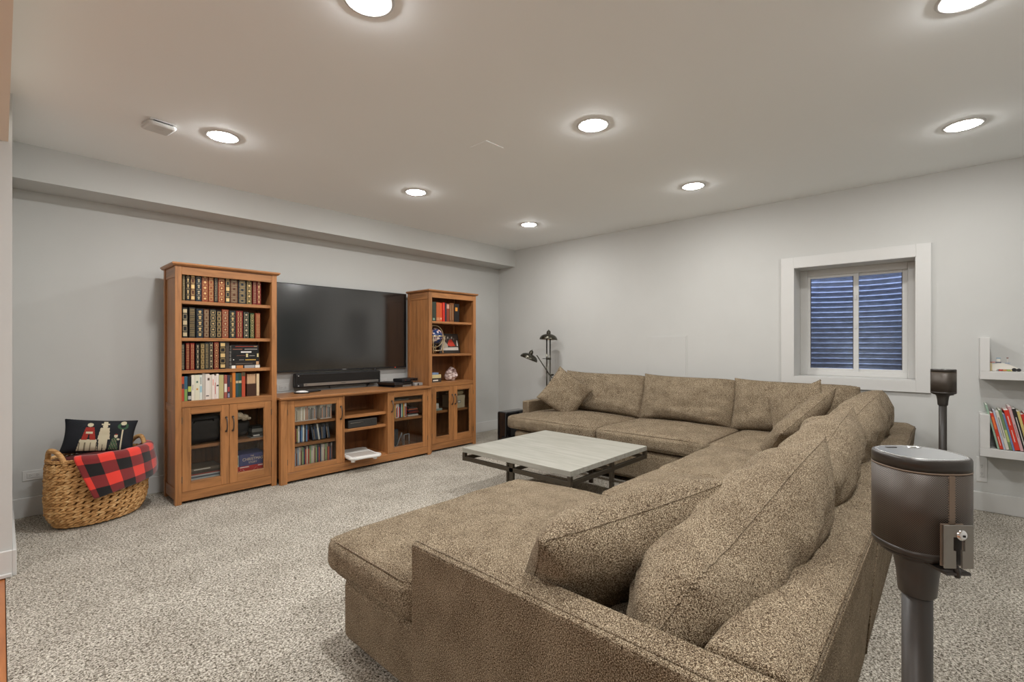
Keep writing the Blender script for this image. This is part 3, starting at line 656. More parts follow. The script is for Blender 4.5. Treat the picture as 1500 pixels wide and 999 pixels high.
# boxed pair of volumes at the end of the fourth shelf
t = thing('slipcase', 'dark brown slipcase holding pale-spined magazines at the right end of the fourth shelf', 'slipcase', (1.405, 4.34, .7855))
m = MB(); m.prism([(0, 0), (.073, 0), (.073, .105), (0, .105)], 0, .004, 'y'); m.box(0, .003, .004, .14, 0, .105); m.box(.070, .073, .004, .14, 0, .105); m.box(.003, .07, .004, .14, 0, .003); m.build('case', s8(60, 34, 20), t)
for k in range(7): MB().box(.0045+k*.0093, .0130+k*.0093, .006, .13, .004, .186-(k % 2)*.002, bev=.0006).build('magazine', s8(196, 160, 124), t)
modern(1.480, 4.335, .7855, .020, .187, .14, s8(206, 182, 146), 'cream book at the very right end of the fourth shelf', 'modern books on the fourth shelf of the left bookcase')

# right bookcase, top shelf
ER = [3.341, 3.399, 3.404, 3.457, 3.46, 3.483, 3.496, 3.527, 3.532, 3.553, 3.556, 3.596, 3.599, 3.665, 3.672, 3.748]
SR = [('dark green-grey book', (50, 58, 46), [(.05, .16, s8(120, 150, 130), .012, .04)]), ('wide rust-orange book', (178, 88, 44), [(.05, .2, s8(190, 130, 90))]), ('bright orange-red book', (214, 84, 42), [(.1, .2, s8(230, 190, 160), .004, .018)]), ('vivid red book', (196, 44, 32), [(.6, .95, s8(230, 90, 60), .004, .01)]), ('thin navy book', (34, 44, 56), None), ('brown-red book with a pale head', (130, 58, 36), [(.72, .95, s8(196, 150, 130))]), ('brown book with gilt lines', (120, 72, 36), [(.1, .9, M_gold2, .012, .015), (.1, .9, M_gold2, .045, .048)]), ('wide black book with an orange disc', (22, 16, 14), [(.6, .8, s8(214, 140, 50), .015, .05)])]
for i, (lb, c, pr) in enumerate(SR):
    modern(ER[2*i], 4.33+rnd.uniform(0, .005), 1.4915, ER[2*i+1]-ER[2*i], .222-.004*(i % 3), .16, s8(*c), lb + ', %s from left, right bookcase' % ORD[i], 'books on the top shelf of the right bookcase', spec=pr)
# flat stack on its fixed shelf
z = .7865
for t_, L, c, lb in ((.046, .150, (58, 52, 46), 'dark grey book with white lettering, lowest of the small stack beside the geode'), (.040, .148, (206, 190, 140), 'pale yellow book, middle of the small stack beside the geode'), (.022, .11, (120, 140, 168), 'thin blue book on top of the small stack beside the geode')):
    b = modern(0, 0, 0, t_, L, .12, s8(*c), lb, 'flat stack of books beside the geode', spec=[(.3, .8, s8(220, 215, 205), t_*.3, t_*.6)] if t_ > .045 else None)
    lay(b, 3.345+L, 4.36, z); z += t_+.0005

# ------------------------------------------------------------------ game and film cases, each its own object
def cases(x0, x1, y, z, hh, label, grp, cols, wmin=.0135, lean=None, d=.125, where=''):
    x = x0; i = 0
    while x < x1-wmin:
        w = wmin + rnd.uniform(-.001, .0016); c = cols[i % len(cols)] if not callable(cols) else cols(i)
        h = hh + rnd.choice((0, 0, -.004, .002)); a = lean(i) if lean else 0
        m = MB().box(0, w-.0008, 0, d, 0, h, bev=.0012); o = m.build('disc_case', s8(*c[0]), None, (x, y+rnd.uniform(0, .004), z+.0006), (0, R_(a), 0))
        tag(o, '%s, %s in %s' % (c[2], ORD[i], where), 'disc case', grp)
        MB().box(.0016, w-.0024, -.0005, .001, .008, h-.02-rnd.random()*.03).build('spine_insert', s8(*c[1]), o)
        na = lean(i+1) if lean else 0
        x += w/math.cos(R_(a)) + (h*(math.tan(R_(-na))-math.tan(R_(-a))) if na < a else 0)
        i += 1
ran = random.Random(3)
pal1 = [((232, 227, 216), (250, 245, 233), 'white game case'), ((225, 220, 207), (153, 143, 122), 'white case with a taupe spine'), ((236, 234, 223), (202, 189, 164), 'white case with a beige spine'), ((222, 220, 212), (236, 236, 231), 'light grey game case')]
pal1b = [((232, 227, 216), (73, 68, 65), 'white case with a black spine'), ((236, 231, 221), (180, 130, 103), 'white case with a rusty spine'), ((225, 222, 214), (107, 107, 115), 'white case with a grey spine')]
cases(1.715, 1.995, 4.30, .762-.235+.0, .150, '', 'cases on the top shelf behind the left glass door', lambda i: (pal1 if i < 12 else pal1b)[ran.randrange(3)], where='top row, left console door')
cases(2.02, 2.135, 4.30, .527, .150, '', 'cases on the top shelf behind the left glass door', lambda i: pal1b[i % 3], where='top row\'s right group, left console door')
pal2 = [((49, 47, 49), (50, 83, 134), 'black case with a blue spine'), ((214, 204, 175), (245, 225, 160), 'cream case'), ((42, 37, 37), (134, 49, 43), 'black case with a dark red spine'), ((208, 208, 203), (250, 250, 242), 'white case'), ((230, 88, 39), (250, 106, 30), 'orange case'), ((79, 114, 157), (126, 165, 204), 'blue case'), ((44, 44, 42), (180, 167, 101), 'black case with an olive spine'), ((31, 28, 28), (84, 79, 77), 'plain black case')]
cases(1.715, 1.915, 4.30, .336, .155, '', 'cases on the middle shelf behind the left glass door', lambda i: pal2[(i*5+ran.randrange(2)) % 8], where='middle row, left console door')
pal3 = [((33, 30, 30), (83, 96, 111), 'black case with a slate spine'), ((38, 33, 30), (132, 119, 106), 'black case with a grey-brown spine'), ((28, 28, 31), (50, 72, 102), 'black case with a navy spine'), ((201, 199, 188), (236, 234, 223), 'white leaning case')]
cases(1.950, 2.125, 4.30, .336, .150, '', 'leaning cases on the middle shelf behind the left glass door', lambda i: pal3[[0, 1, 2, 0, 3, 2, 1, 0, 2, 1, 0, 2, 3, 1, 0, 2][i % 16]], lean=lambda i: -8 if i < 6 else (-3 if i < 9 else -9), where='leaning part of the middle row')
pal4 = [((178, 178, 172), (225, 220, 207), 'pale grey case'), ((74, 48, 43), (206, 90, 61), 'brown case with a red spine'), ((141, 154, 167), (164, 184, 202), 'blue-grey case'), ((130, 156, 112), (166, 191, 127), 'pale green case'), ((202, 189, 176), (233, 213, 187), 'beige case'), ((53, 53, 64), (71, 76, 109), 'dark case with an indigo spine'), ((155, 140, 130), (133, 82, 69), 'taupe case with a maroon spine')]
cases(1.715, 2.14, 4.30, .1052, .188, '', 'film cases on the bottom shelf behind the left glass door', lambda i: pal4[(i*3+ran.randrange(3)) % 7], where='bottom row, left console door')
pal5 = [((225, 219, 214), (206, 47, 47), 'white case with a red spine'), ((220, 212, 207), (236, 236, 236), 'white case'), ((48, 48, 74), (206, 62, 46), 'navy case with a red spine'), ((35, 38, 74), (45, 51, 110), 'dark blue case'), ((212, 225, 212), (231, 244, 223), 'pale green case'), ((68, 133, 95), (91, 169, 118), 'green case'), ((241, 152, 67), (248, 177, 95), 'orange case'), ((231, 229, 224), (72, 72, 72), 'white case with a black spine')]
cases(2.745, 2.985, 4.30, .442, .150, '', 'cases behind the right glass door of the console', lambda i: pal5[i % 8], where='shelf behind right console door')
# jumble of small boxes beside them
z = .4426
for i, (c, w, h, lb) in enumerate([((220, 216, 208), .13, .014, 'white flat case, lowest'), ((60, 62, 66), .12, .016, 'grey flat case, second'), ((120, 48, 36), .125, .018, 'brick red flat box, third'), ((40, 44, 70), .11, .014, 'navy flat case, fourth'), ((170, 90, 60), .12, .013, 'orange-brown flat case, fifth'), ((60, 56, 54), .10, .012, 'dark flat case, topmost')]):
    o = MB().box(0, w, 0, .12, 0, h, bev=.001).build('disc_case', s8(*c), None, (3.0+(i % 3)*.006, 4.31+(i % 2)*.005, z), (0, 0, R_((-3, 4, -2, 5, 0, -6)[i])))
    tag(o, lb + ' of the small pile behind the right console door', 'disc case', 'pile of flat cases behind the right console door'); z += h+.0004
o = MB().box(0, .22, 0, .16, 0, .012, bev=.003).build('tray', s8(120, 118, 112), None, (2.79, 4.31, .6235)); tag(o, 'thin grey slab on the top shelf behind the right console door', 'slab')
# small grey frames and plastic gadgets below
M_gry = s8(150, 150, 150, .35)
t = thing('game_controller_rack', 'pale wire rack with small devices low behind the right console door', 'rack', (2.86, 4.33, .1056))
m = MB()
for (a, b) in (((0, 0, .005), (.09, .03, .16)), ((.09, .03, .16), (.12, .05, .005)), ((.10, .0, .005), (.10, .0, .14)), ((.10, 0, .14), (.18, .02, .14)), ((.18, .02, .14), (.18, .02, .005))): MB().cyl(a, b, .005, n=8).build('rod', M_gry, t)
MB().box(-.02, .07, .06, .09, .0, .2, bev=.006).build('speaker_box', s8(60, 62, 66), t)
t = thing('white_gadget', 'white and grey handheld device lying low behind the right console door', 'device', (2.775, 4.31, .1056))
MB().box(0, .09, 0, .14, 0, .03, bev=.008, seg=2).build('body', s8(190, 188, 182), t); MB().lathe([(.0, .004), (.012, .004), (.015, 0), (.015, -.001)], 16, Matrix.Translation((.03, -.001, .016)) @ Matrix.Rotation(R_(90), 4, 'X')).build('dial', M_dark, t)

# ------------------------------------------------------------------ television and soundbar
tv = thing('television', 'large flat black television hung between the two bookcases', 'television', (1.700, 4.752, .952))
TW, TH = 1.575, .872
MB().box(0, TW, -.012, .02, 0, TH, bev=.003).build('bezel', M_blk, tv)
scr = plain('tv_screen', (.012, .012, .012), .14, spec=.8); scr.node_tree.nodes['Principled BSDF'].inputs['IOR'].default_value = 1.75
MB().box(.008, TW-.008, -.0135, -.010, .016, TH-.008).build('screen', scr, tv)
MB().box(.35, TW-.35, .02, .040, .2, TH-.25, bev=.01).build('back_shell', M_blk, tv)
MB().box(TW/2-.022, TW/2+.022, -.0145, -.012, .004, .010).build('maker_mark', s8(150, 150, 150), tv)
MB().box(TW-.16, TW-.152, -.0145, -.012, .003, .007).build('standby_light', emit('red_led', (1, .08, .04), 1.5), tv)
sb = thing('soundbar', 'long black soundbar with a silver lower strip on the wall under the television', 'soundbar', (1.962, 4.70, .794))
SW = .940
MB().box(0, SW, .0, .075, 0, .139, bev=.012, seg=3).build('body', M_blk, sb)
MB().box(.012, SW-.012, -.003, .004, .045, .131, bev=.003).build('grille', noisy('speaker_cloth', [(.4, (.010, .009, .008)), (.6, (.02, .018, .016))], 600, rough=.9), sb)
MB().box(.075, SW-.028, -.004, .004, .012, .040, bev=.001).build('silver_strip', plain('brushed_silver', (.38, .36, .33), .3, .8), sb)
MB().box(.090, .108, -.005, -.003, .024, .028).box(.47, .52, -.005, -.003, .024, .027).build('strip_marks', M_dark, sb)['kind'] = 'stuff'
for z in (.02, .119): MB().box(.02, .03, -.0035, 0, z-.004, z+.004).build('end_mark', s8(190, 190, 190), sb)
MB().box(.38, .56, .074, .102, .03, .11).build('wall_bracket', M_blk, sb)
tag(MB().tube([(2.33, 4.74, .80), (2.335, 4.76, .79), (2.34, 4.775, .775), (2.35, 4.782, .762)], .0035, 8).build('cable', M_blk, None), 'thin black cable hanging from the middle of the soundbar', 'cable')
tag(MB().tube([(2.86, 4.74, .955), (2.86, 4.775, .90), (2.84, 4.78, .84), (2.80, 4.77, .79), (2.76, 4.75, .764)], .008, 10).build('cable', M_blk, None), 'thick black cable slanting down behind the soundbar\'s right end', 'cable')

# on the console
def wedge(label, x, y, z, w, d, h, mat, rz=0, name='game_console', cat='game console'):
    t = thing(name, label, cat, (x, y, z), R_(rz)); return t
t = wedge('black angular game console with a slanted edge on top of the console', 2.86, 4.36, .7605, .28, .3, .05, M_blk, 10)
MB().prism([(0.0, 0), (.25, 0), (.25, .022), (.012, .022)][::1], 0, .27, 'y').build('lower_half', M_gblk, t); 
MB().prism([(-.012, .026), (.252, .026), (.262, .052), (-.020, .052)], -.018, .25, 'y').build('upper_half', M_blk, t)
MB().box(.005, .248, .004, .26, .0215, .0265).build('light_slot', M_dark, t)
MB().box(.11, .245, -.0195, .252, .030, .0525).build('gloss_panel', M_gblk, t)
MB().box(.12, .25, -.001, .001, .001, .020).build('silver_trim', s8(150, 148, 144, .3), t)
t = wedge('flat grey and black box lying beside the angular game console', 3.135, 4.37, .7605, .11, .2, .03, M_blk, 6, 'media_box', 'box')
MB().box(0, .115, 0, .18, 0, .032, bev=.004).build('body', s8(150, 148, 145, .35), t); MB().box(.035, .055, -.001, .001, .004, .028).build('slot', M_dark, t)
t = wedge('thin black box topmost on the game console pile', 2.985, 4.40, .8135, .25, .17, .03, M_blk, 8, 'set_top_box', 'box')
MB().box(0, .235, 0, .15, 0, .030, bev=.003).build('body', M_blk, t); MB().box(.12, .225, -.0012, .001, .006, .024).build('display', M_gblk, t); MB().box(.05, .052, -.0014, .001, .008, .022).build('red_mark', M_red, t)
# oval white charger and black remote
t = thing('wireless_charger', 'white oval gadget with black rim at the console\'s left end', 'gadget', (1.935, 4.50, .7605), R_(-30))
MB().lathe([(0, 0), (.05, 0), (.056, .006), (.053, .011), (0, .011)], 32, sx=1.3, sy=.85).build('rim', M_blk, t)
MB().lathe([(0, .026), (.022, .024), (.04, .017), (.047, .0105), (.0, .0105)], 32, sx=1.25, sy=.85).build('shell', M_white, t)
t = thing('remote_control', 'black remote control lying right of the white oval gadget', 'remote control', (2.06, 4.54, .7605), R_(-70))
MB().box(-.022, .022, -.085, .085, 0, .018, bev=.008, seg=3).build('body', M_blk, t)
for i in range(6):
    for k in (-1, 0, 1): MB().box(k*.012-.0035, k*.012+.0035, -.06+i*.02, -.054+i*.02, .0178, .0192).build('button', s8(70, 70, 70), t)
# black console in the middle bay
t = thing('game_console', 'black matte game console with silver strip in the console\'s open middle bay', 'game console', (2.285, 4.275, .4036))
MB().box(0, .31, 0, .23, 0, .078, bev=.006, seg=2).build('body', plain('charcoal_plastic', (.03, .028, .026), .45), t)
MB().box(.02, .165, -.0022, .001, .047, .054).build('silver_strip', M_chrome, t)
MB().lathe([(0, -.001), (.014, -.001), (.016, .001)], 24, Matrix.Translation((.238, 0, .035)) @ Matrix.Rotation(R_(90), 4, 'X')).build('power_ring', M_gblk, t)
MB().box(.306, .312, .002, .2, .002, .076).build('end_panel', s8(70, 68, 64), t)
# balance board
t = thing('balance_board', 'white and grey balance board jutting out of the console\'s lowest middle bay', 'balance board', (2.395, 4.30, .1056), R_(84))
m = MB(); P = []
for sx, sy in ((1, -1), (1, 1), (-1, 1), (-1, -1)):
    pass
P = [(-.21, -.14), (-.17, -.175), (-.10, -.150), (.10, -.150), (.17, -.175), (.205, -.14), (.21, -.08), (.20, .0), (.21, .10), (.17, .15), (-.17, .15), (-.21, .10), (-.20, 0), (-.21, -.08)]
m.prism(P, .022, .05, 'z'); bmesh.ops.recalc_face_normals(m.bm, faces=m.bm.faces); bmesh.ops.bevel(m.bm, geom=list(m.bm.edges), offset=.008, segments=3, affect='EDGES'); m.build('board', M_white, t)
MB().box(-.175, -.008, -.12, .12, .049, .0525, bev=.001).build('foot_pad', s8(176, 168, 160), t); MB().box(.008, .175, -.12, .12, .049, .0525, bev=.001).build('foot_pad', s8(186, 184, 178), t)
for sx in (-.16, .16):
    for sy in (-.11, .11): MB().cyl((sx, sy, 0), (sx, sy, .024), .02).build('foot', M_white, t)

# ------------------------------------------------------------------ things in the right bookcase
t = thing('globe', 'dark blue gemstone globe in a brass meridian stand', 'globe', (3.455, 4.435, 1.1145))
M_brass = plain('brass', (.72, .58, .36), .28, .85)
MB().lathe([(0, .07)] + [(.098*math.sin(a), .205-.098*math.cos(a)) for a in [math.pi*k/16 for k in range(1, 16)]] + [(0, .303)], 32).build('sphere', noisy('globe_stone', [(.35, (.006, .012, .05)), (.52, (.02, .05, .16)), (.58, (.55, .35, .30)), (.66, (.75, .72, .66))], 12, detail=2, rough=.15, spec=.6), t)
MB().tube([(.128*math.cos(a), 0, .205+.128*math.sin(a)) for a in [2*math.pi*k/40 for k in range(40)]], .0075, 8, closed=True).build('meridian_ring', M_brass, t)
MB().tube([(.126*math.cos(a), .126*math.sin(a), .205) for a in [2*math.pi*k/40 for k in range(40)]], .006, 8, closed=True).build('horizon_ring', M_brass, t)
for a in (45, 135, 225, 315):
    c, s = math.cos(R_(a)), math.sin(R_(a))
    MB().tube([(c*.122, s*.122, .205), (c*.108, s*.108, .12), (c*.095, s*.095, .06), (c*.10, s*.10, .008)], [.005, .006, .0075, .009], 8).build('leg', M_brass, t)
MB().lathe([(0, .030), (.05, .030), (.056, .036), (.05, .042), (0, .044)], 24).build('compass_dish', M_brass, t)
for a in (45, 135): c, s = math.cos(R_(a))*.095, math.sin(R_(a))*.095; MB().tube([(c, s, .04), (-c, -s, .04)], .004, 8).build('cross_bar', M_brass, t)

t = thing('framed_picture', 'dark picture frame showing two skirted figures behind the globe', 'picture', (3.73, 4.485, 1.1145), R_(4), rot=(R_(-12), 0, R_(-2)))
MB().box(-.155, .155, -.008, .008, 0, .245, bev=.003).build('frame', s8(46, 42, 38, .3), t)
ph = MB(); Z = -.0092
def pg(pts, mi, lift=0): ph.mi = mi; ph.prism(pts, Z-lift, -.007, 'y')
pg([(-.135, .035), (.135, .035), (.135, .225), (-.135, .225)], 0)
pg([(-.132, .037), (.132, .037), (.132, .075), (-.132, .07)], 1, .0003)
pg([(-.125, .06), (-.09, .185), (-.02, .10), (-.03, .068)], 2, .0006)
pg([(-.03, .10), (.0, .165), (.045, .175), (.09, .09), (.02, .085)], 3, .0006)
for k in range(7): pg([(-.11+k*.03, .165+(k % 2)*.02), (-.095+k*.03, .160+(k % 2)*.02), (-.09+k*.03, .19+(k % 2)*.015), (-.105+k*.03, .192+(k % 2)*.015)], 1 if k % 2 else 4, .0005)
pg([(.115, .09), (.132, .09), (.132, .16), (.118, .16)], 1, .0006)
ph.build('photo', [s8(60, 54, 50, .3), s8(196, 190, 182, .3), s8(170, 160, 146, .3), s8(186, 60, 44, .3), s8(120, 104, 94, .3)], t)

t = thing('amethyst_geode', 'pale pink crystal geode with a dark hollow on the bookcase shelf', 'geode', (3.715, 4.44, .7865))
m = MB(); n = 28
rows = []
for j in range(15):
    a = math.pi*j/14; row = []
    for k in range(n):
        b = 2*math.pi*k/n
        p = Vector((.088*math.sin(a)*math.cos(b), .055*math.sin(a)*math.sin(b), .080-.084*math.cos(a)))
        p.x *= 1.15-.5*max(0, p.z-.04)/.12
        q = noise.noise(p*22)*.018 + noise.noise(p*60)*.009
        d = Vector((p.x, p.y, p.z-.08)); d.normalize(); p += d*q
        e = ((p.x-.01)/.032)**2 + ((p.z-.10)/.045)**2
        if p.y < 0 and e < 1: p.y += .05*(1-e)**.6
        p.z = max(.0005, p.z); row.append(m.bm.verts.new(p))
    rows.append(row)
for A, B in zip(rows, rows[1:]):
    for k in range(n): m.face([A[k], A[(k+1) % n], B[(k+1) % n], B[k]])
m.build('crystal_body', noisy('amethyst', [(.38, (.16, .09, .085)), (.5, (.42, .30, .27)), (.62, (.72, .62, .57))], 34, detail=6, rough=.4, bump=1, bdist=.006, spec=.5), t)

# right bookcase, behind its doors
z = .4556
for i, (w, h, c, lb) in enumerate(((.16, .022, (150, 170, 160), 'pale teal book, lowest'), (.11, .030, (214, 206, 196), 'white book, second'), (.11, .030, (206, 206, 198), 'white book with grey band, third'))):
    b = modern(0, 0, 0, h, w, .13, s8(*c), lb + ' of the pile behind the right bookcase\'s left door', 'pile behind the right bookcase\'s left door'); lay(b, 3.35+w, 4.36, z); z += h+.0004
t = thing('wire_riser', 'small black riser shelf inside the right bookcase\'s left door', 'riser', (3.345, 4.40, .4556))
box('riser_top', M_blk, t, 0, .14, 0, .14, .132, .138)
for a in (0, .134): box('leg', M_blk, t, a, a+.006, .13, .14, 0, .132)
b = modern(0, 0, 0, .03, .10, .11, s8(216, 212, 204), 'white book on the riser behind the right bookcase\'s left door', None); lay(b, 3.455, 4.41, .594)
t = thing('storage_box', 'cream storage box with metal label holder behind the right bookcase door', 'storage box', (3.69, 4.36, .4556))
M_box = s8(200, 186, 156, .7)
MB().box(0, .17, 0, .22, 0, .12, bev=.002).build('body', M_box, t); MB().box(-.003, .173, -.003, .223, .112, .15, bev=.002).build('lid', M_box, t)
m = MB(); m.box(.055, .105, -.003, 0, .06, .064); m.box(.055, .105, -.003, 0, .088, .092); m.box(.055, .059, -.003, 0, .06, .092); m.box(.101, .105, -.003, 0, .06, .092); m.build('label_holder', M_brz, t)
box('label_card', M_page_w, t, .059, .101, -.0012, 0, .064, .088)
soft('folded_cloth', None, (.085, .08, .024), .02, (.01, .01, .012), 14, .012, 5, (3.785, 4.46, .640), mat=s8(176, 160, 128, .9)); tag(bpy.data.objects['folded_cloth'], 'crumpled beige cloth on top of the cream storage box', 'cloth')

# left bookcase, behind its doors
t = thing('camera_bag', 'black soft bag filling the shelf behind the left bookcase\'s left door', 'bag', (1.09, 4.44, .4305))
soft('body', t, (.135, .11, .105), .045, (.01, .01, .01), 16, .008, 3, (0, 0, .113), mat=plain('black_nylon', (.018, .016, .015), .75))
MB().tube([(-.07, -.10, .17), (-.06, -.125, .20), (0, -.13, .205), (.06, -.125, .20), (.07, -.10, .17)], .006, 8).build('carry_handle', s8(34, 32, 30), t)
z = .1036
for i, (c, hh, e) in enumerate([((70, 74, 66), .012, 'lowest dark green'), ((150, 158, 130), .010, 'second, pale green'), ((60, 60, 56), .012, 'third, dark'), ((196, 190, 176), .010, 'fourth, cream'), ((70, 96, 116), .010, 'fifth, blue'), ((206, 206, 200), .012, 'sixth, white'), ((88, 100, 110), .012, 'seventh, slate'), ((186, 186, 184), .010, 'eighth, light grey'), ((160, 60, 46), .008, 'ninth, red'), ((60, 50, 42), .022, 'tenth, brown'), ((96, 84, 70), .020, 'topmost, taupe with white lettering')]):
    w = .27 - (i > 8)*.02 + rnd.uniform(-.01, .006)
    b = modern(0, 0, 0, hh, w, .21, s8(*c), 'flat magazine in the pile low behind the left bookcase door, ' + e, 'pile of magazines behind the left bookcase\'s left door', spec=[(.3, .75, s8(214, 210, 200), hh*.35, hh*.65)] if i in (10, 7, 3) else None, name='magazine', cat='magazine')
    lay(b, .955+w+rnd.uniform(0, .012), 4.345, z); z += hh+.0004
# red and blue boxed games
t = thing('red_game_box', 'red box with white snowflakes behind the left bookcase\'s right door', 'game box', (1.300, 4.335, .1036))
MB().box(0, .255, 0, .22, 0, .098, bev=.001).build('carton', s8(186, 44, 38), t)
m = MB(); rs = random.Random(5)
for k in range(34):
    cx, cz, s = rs.uniform(.008, .247), rs.uniform(.008, .075), rs.uniform(.002, .0045)
    for a in (0, 60, 120):
        c_, s_ = math.cos(R_(a))*s, math.sin(R_(a))*s; n_ = (-s_*.18, c_*.18)
        m.prism([(cx-c_-n_[0], cz-s_-n_[1]), (cx+c_-n_[0], cz+s_-n_[1]), (cx+c_+n_[0], cz+s_+n_[1]), (cx-c_+n_[0], cz-s_+n_[1])], -.0006, .0002, 'y')
tag(m.build('snowflake_print', s8(232, 220, 214), t), kind='stuff')
MB().box(.05, .12, -.0006, 0, .086, .093).build('white_band', s8(230, 222, 214), t); MB().box(.19, .25, -.0006, 0, .086, .093).build('white_band', s8(230, 222, 214), t)
t = thing('blue_game_box', 'blue-violet box lettered THE CHRISTMAS STORY on the red box', 'game box', (1.345, 4.337, .202))
MB().box(0, .205, 0, .20, 0, .098, bev=.001).build('carton', s8(70, 74, 120), t)
def text(name, s, size, mat, parent, loc, rot, align='CENTER', ext=.0004, sx=1):
    c = bpy.data.curves.new(name, 'FONT'); c.body = s; c.size = size; c.extrude = ext; c.align_x = align; c.align_y = 'CENTER'
    o = bpy.data.objects.new(name, c); COL.objects.link(o)
    bpy.context.view_layer.update(); me = bpy.data.meshes.new_from_object(o); bpy.data.objects.remove(o)
    me.materials.append(mat); o = bpy.data.objects.new(name, me); COL.objects.link(o); o.parent = parent; o.location = loc; o.rotation_euler = rot; o.scale = (sx, 1, 1); return o
PL = s8(222, 204, 176)
for (s, sz, x, z_) in (('THE', .016, .10, .078), ('CHRISTMAS', .034, .105, .052), ('STORY', .024, .105, .024)): text('lettering', s, sz, PL, t, (x, -.0008, z_), (R_(90), 0, 0), sx=.9)
t = thing('photo_box', 'small pale blue picture box standing left of the blue box', 'box', (1.302, 4.336, .202))
MB().box(0, .040, 0, .19, 0, .095, bev=.001).build('carton', s8(176, 196, 196), t); MB().box(.004, .022, -.0006, 0, .012, .07).build('picture', s8(90, 150, 170), t)
MB().box(.028, .037, -.0006, 0, .02, .08).build('picture', s8(150, 140, 120), t)
# plush and devices above
t = thing('plush_toy', 'cream plush toy slumped high behind the left bookcase\'s right door', 'plush toy', (1.34, 4.36, .625))
M_pl = noisy('plush', [(.35, srgb(170, 150, 125)), (.65, srgb(214, 198, 172))], 60, rough=.95, bump=1, bdist=.006)
soft('body', t, (.040, .038, .032), .032, (0, 0, 0), 12, .010, 1, (0, 0, .0), mat=M_pl); soft('head', t, (.030, .03, .028), .028, (0, 0, 0), 12, .008, 2, (.052, -.004, -.018), mat=M_pl); soft('paw', t, (.022, .02, .016), .016, (0, 0, 0), 10, .006, 4, (.085, -.008, -.028), mat=M_pl)
soft('dark_satchel', None, (.105, .11, .075), .05, (.01, .01, .008), 14, .01, 8, (1.355, 4.50, .514), mat=plain('satchel_black', (.02, .018, .017), .8)); tag(bpy.data.objects['dark_satchel'], 'black soft satchel under the cream plush toy', 'bag')
z = .4306
for (w, hh, c, lb, dx) in ((.10, .008, (130, 130, 126), 'thin grey slab, lowest', -.01), (.09, .022, (34, 32, 32), 'black box with white print, second', 0), (.085, .016, (22, 22, 22), 'black box, third', 0), (.085, .030, (110, 108, 104), 'grey device, fourth', 0), (.085, .020, (20, 20, 20), 'black device, topmost', .0)):
    o = MB().box(0, w, 0, .10, 0, hh, bev=.0015).build('device_box', s8(*c, .35), None, (1.44+dx, 4.325, z)); z += hh+.0004
    tag(o, lb + ' of the stack behind the left bookcase\'s right door', 'box', 'stack of small devices behind the left bookcase\'s right door')
    if hh == .022: MB().box(.01, .06, -.0005, .0, .006, .016).build('white_print', s8(214, 210, 204), o)

# ------------------------------------------------------------------ coffee table
ct = thing('coffee_table', 'square coffee table with whitewashed top on a dark bronze frame', 'coffee table', (2.505, 1.80, 0))
S = 1.055; M_ctop = noisy('whitewashed_oak', [(.35, srgb(152, 150, 140)), (.5, srgb(162, 160, 150)), (.65, srgb(172, 170, 161))], 5, (6, .5, 4), detail=6, rough=.42, bump=.08, bdist=.0006, distort=.5)
MB().box(0, S, 0, S, .362, .398, bev=.002).build('table_top', M_ctop, ct)
ee = s8(176, 160, 140, .6)
M_frm = plain('bronze_frame', (.075, .062, .045), .38, .6)
q = .022
for a in ((.03, S-.03, .0, q), (.03, S-.03, S-q, S)): box('rail', M_frm, ct, *a, .298, .328, bev=.001)
for a in ((.0, q, .0, S), (S-q, S, 0, S)): box('rail', M_frm, ct, *a, .298, .328, bev=.001)
for x, y in ((0, 0), (S-q-.004, 0), (0, S-q-.004), (S-q-.004, S-q-.004)): box('corner_block', M_frm, ct, x-.001, x+q+.005, y-.001, y+q+.005, .296, .361, bev=.001)
for x, y in ((S/2-.018, 0), (S/2-.018, S-.022), (0, S/2-.018), (S-.022, S/2-.018)):
    wx, wy = (.036, .022) if y in (0, S-.022) else (.022, .036)
    box('leg', M_frm, ct, x, x+wx, y-.001, y+wy+.001, 0, .361, bev=.001)
box('stretcher', M_frm, ct, .02, S-.02, S/2-.011, S/2+.011, .30, .322); box('stretcher', M_frm, ct, S/2-.011, S/2+.011, .02, S-.02, .302, .324)

# ------------------------------------------------------------------ speakers on stands
M_gr = None
def grille_mat():
    m, nt, b = newmat('perforated_grille'); L = nt.links
    tc = N(nt, 'ShaderNodeTexCoord'); mp = N(nt, 'ShaderNodeMapping'); mp.inputs['Rotation'].default_value = (0, 0, R_(45)); mp.inputs['Scale'].default_value = (1, 1, 1)
    L.new(tc.outputs['UV'], mp.inputs[0]); v = N(nt, 'ShaderNodeTexVoronoi'); v.inputs['Scale'].default_value = 420; v.inputs['Randomness'].default_value = 0
    L.new(mp.outputs[0], v.inputs['Vector']); cr = N(nt, 'ShaderNodeValToRGB'); e = cr.color_ramp.elements
    e[0].position = .30; e[0].color = c4(srgb(34, 30, 26)); e[1].position = .46; e[1].color = c4(srgb(96, 86, 77))
    L.new(v.outputs['Distance'], cr.inputs[0]); L.new(cr.outputs[0], b.inputs['Base Color']); b.inputs['Roughness'].default_value = .42; b.inputs['Metallic'].default_value = .25
    bp = N(nt, 'ShaderNodeBump'); bp.inputs['Strength'].default_value = .5; bp.inputs['Distance'].default_value = .0006; L.new(v.outputs['Distance'], bp.inputs['Height']); L.new(bp.outputs[0], b.inputs['Normal'])
    return m
M_gr = grille_mat()
M_sbody = plain('speaker_shell', (.030, .024, .019), .38); M_top = plain('speaker_top', (.16, .165, .165), .28, .3); M_ring = plain('speaker_rim', (.33, .33, .32), .25, .6)
M_stand = plain('stand_paint', (.040, .034, .029), .42); M_seam = plain('grille_seam', srgb(122, 106, 90), .5); M_brk = plain('bracket_grey', srgb(128, 125, 117), .45, .3)
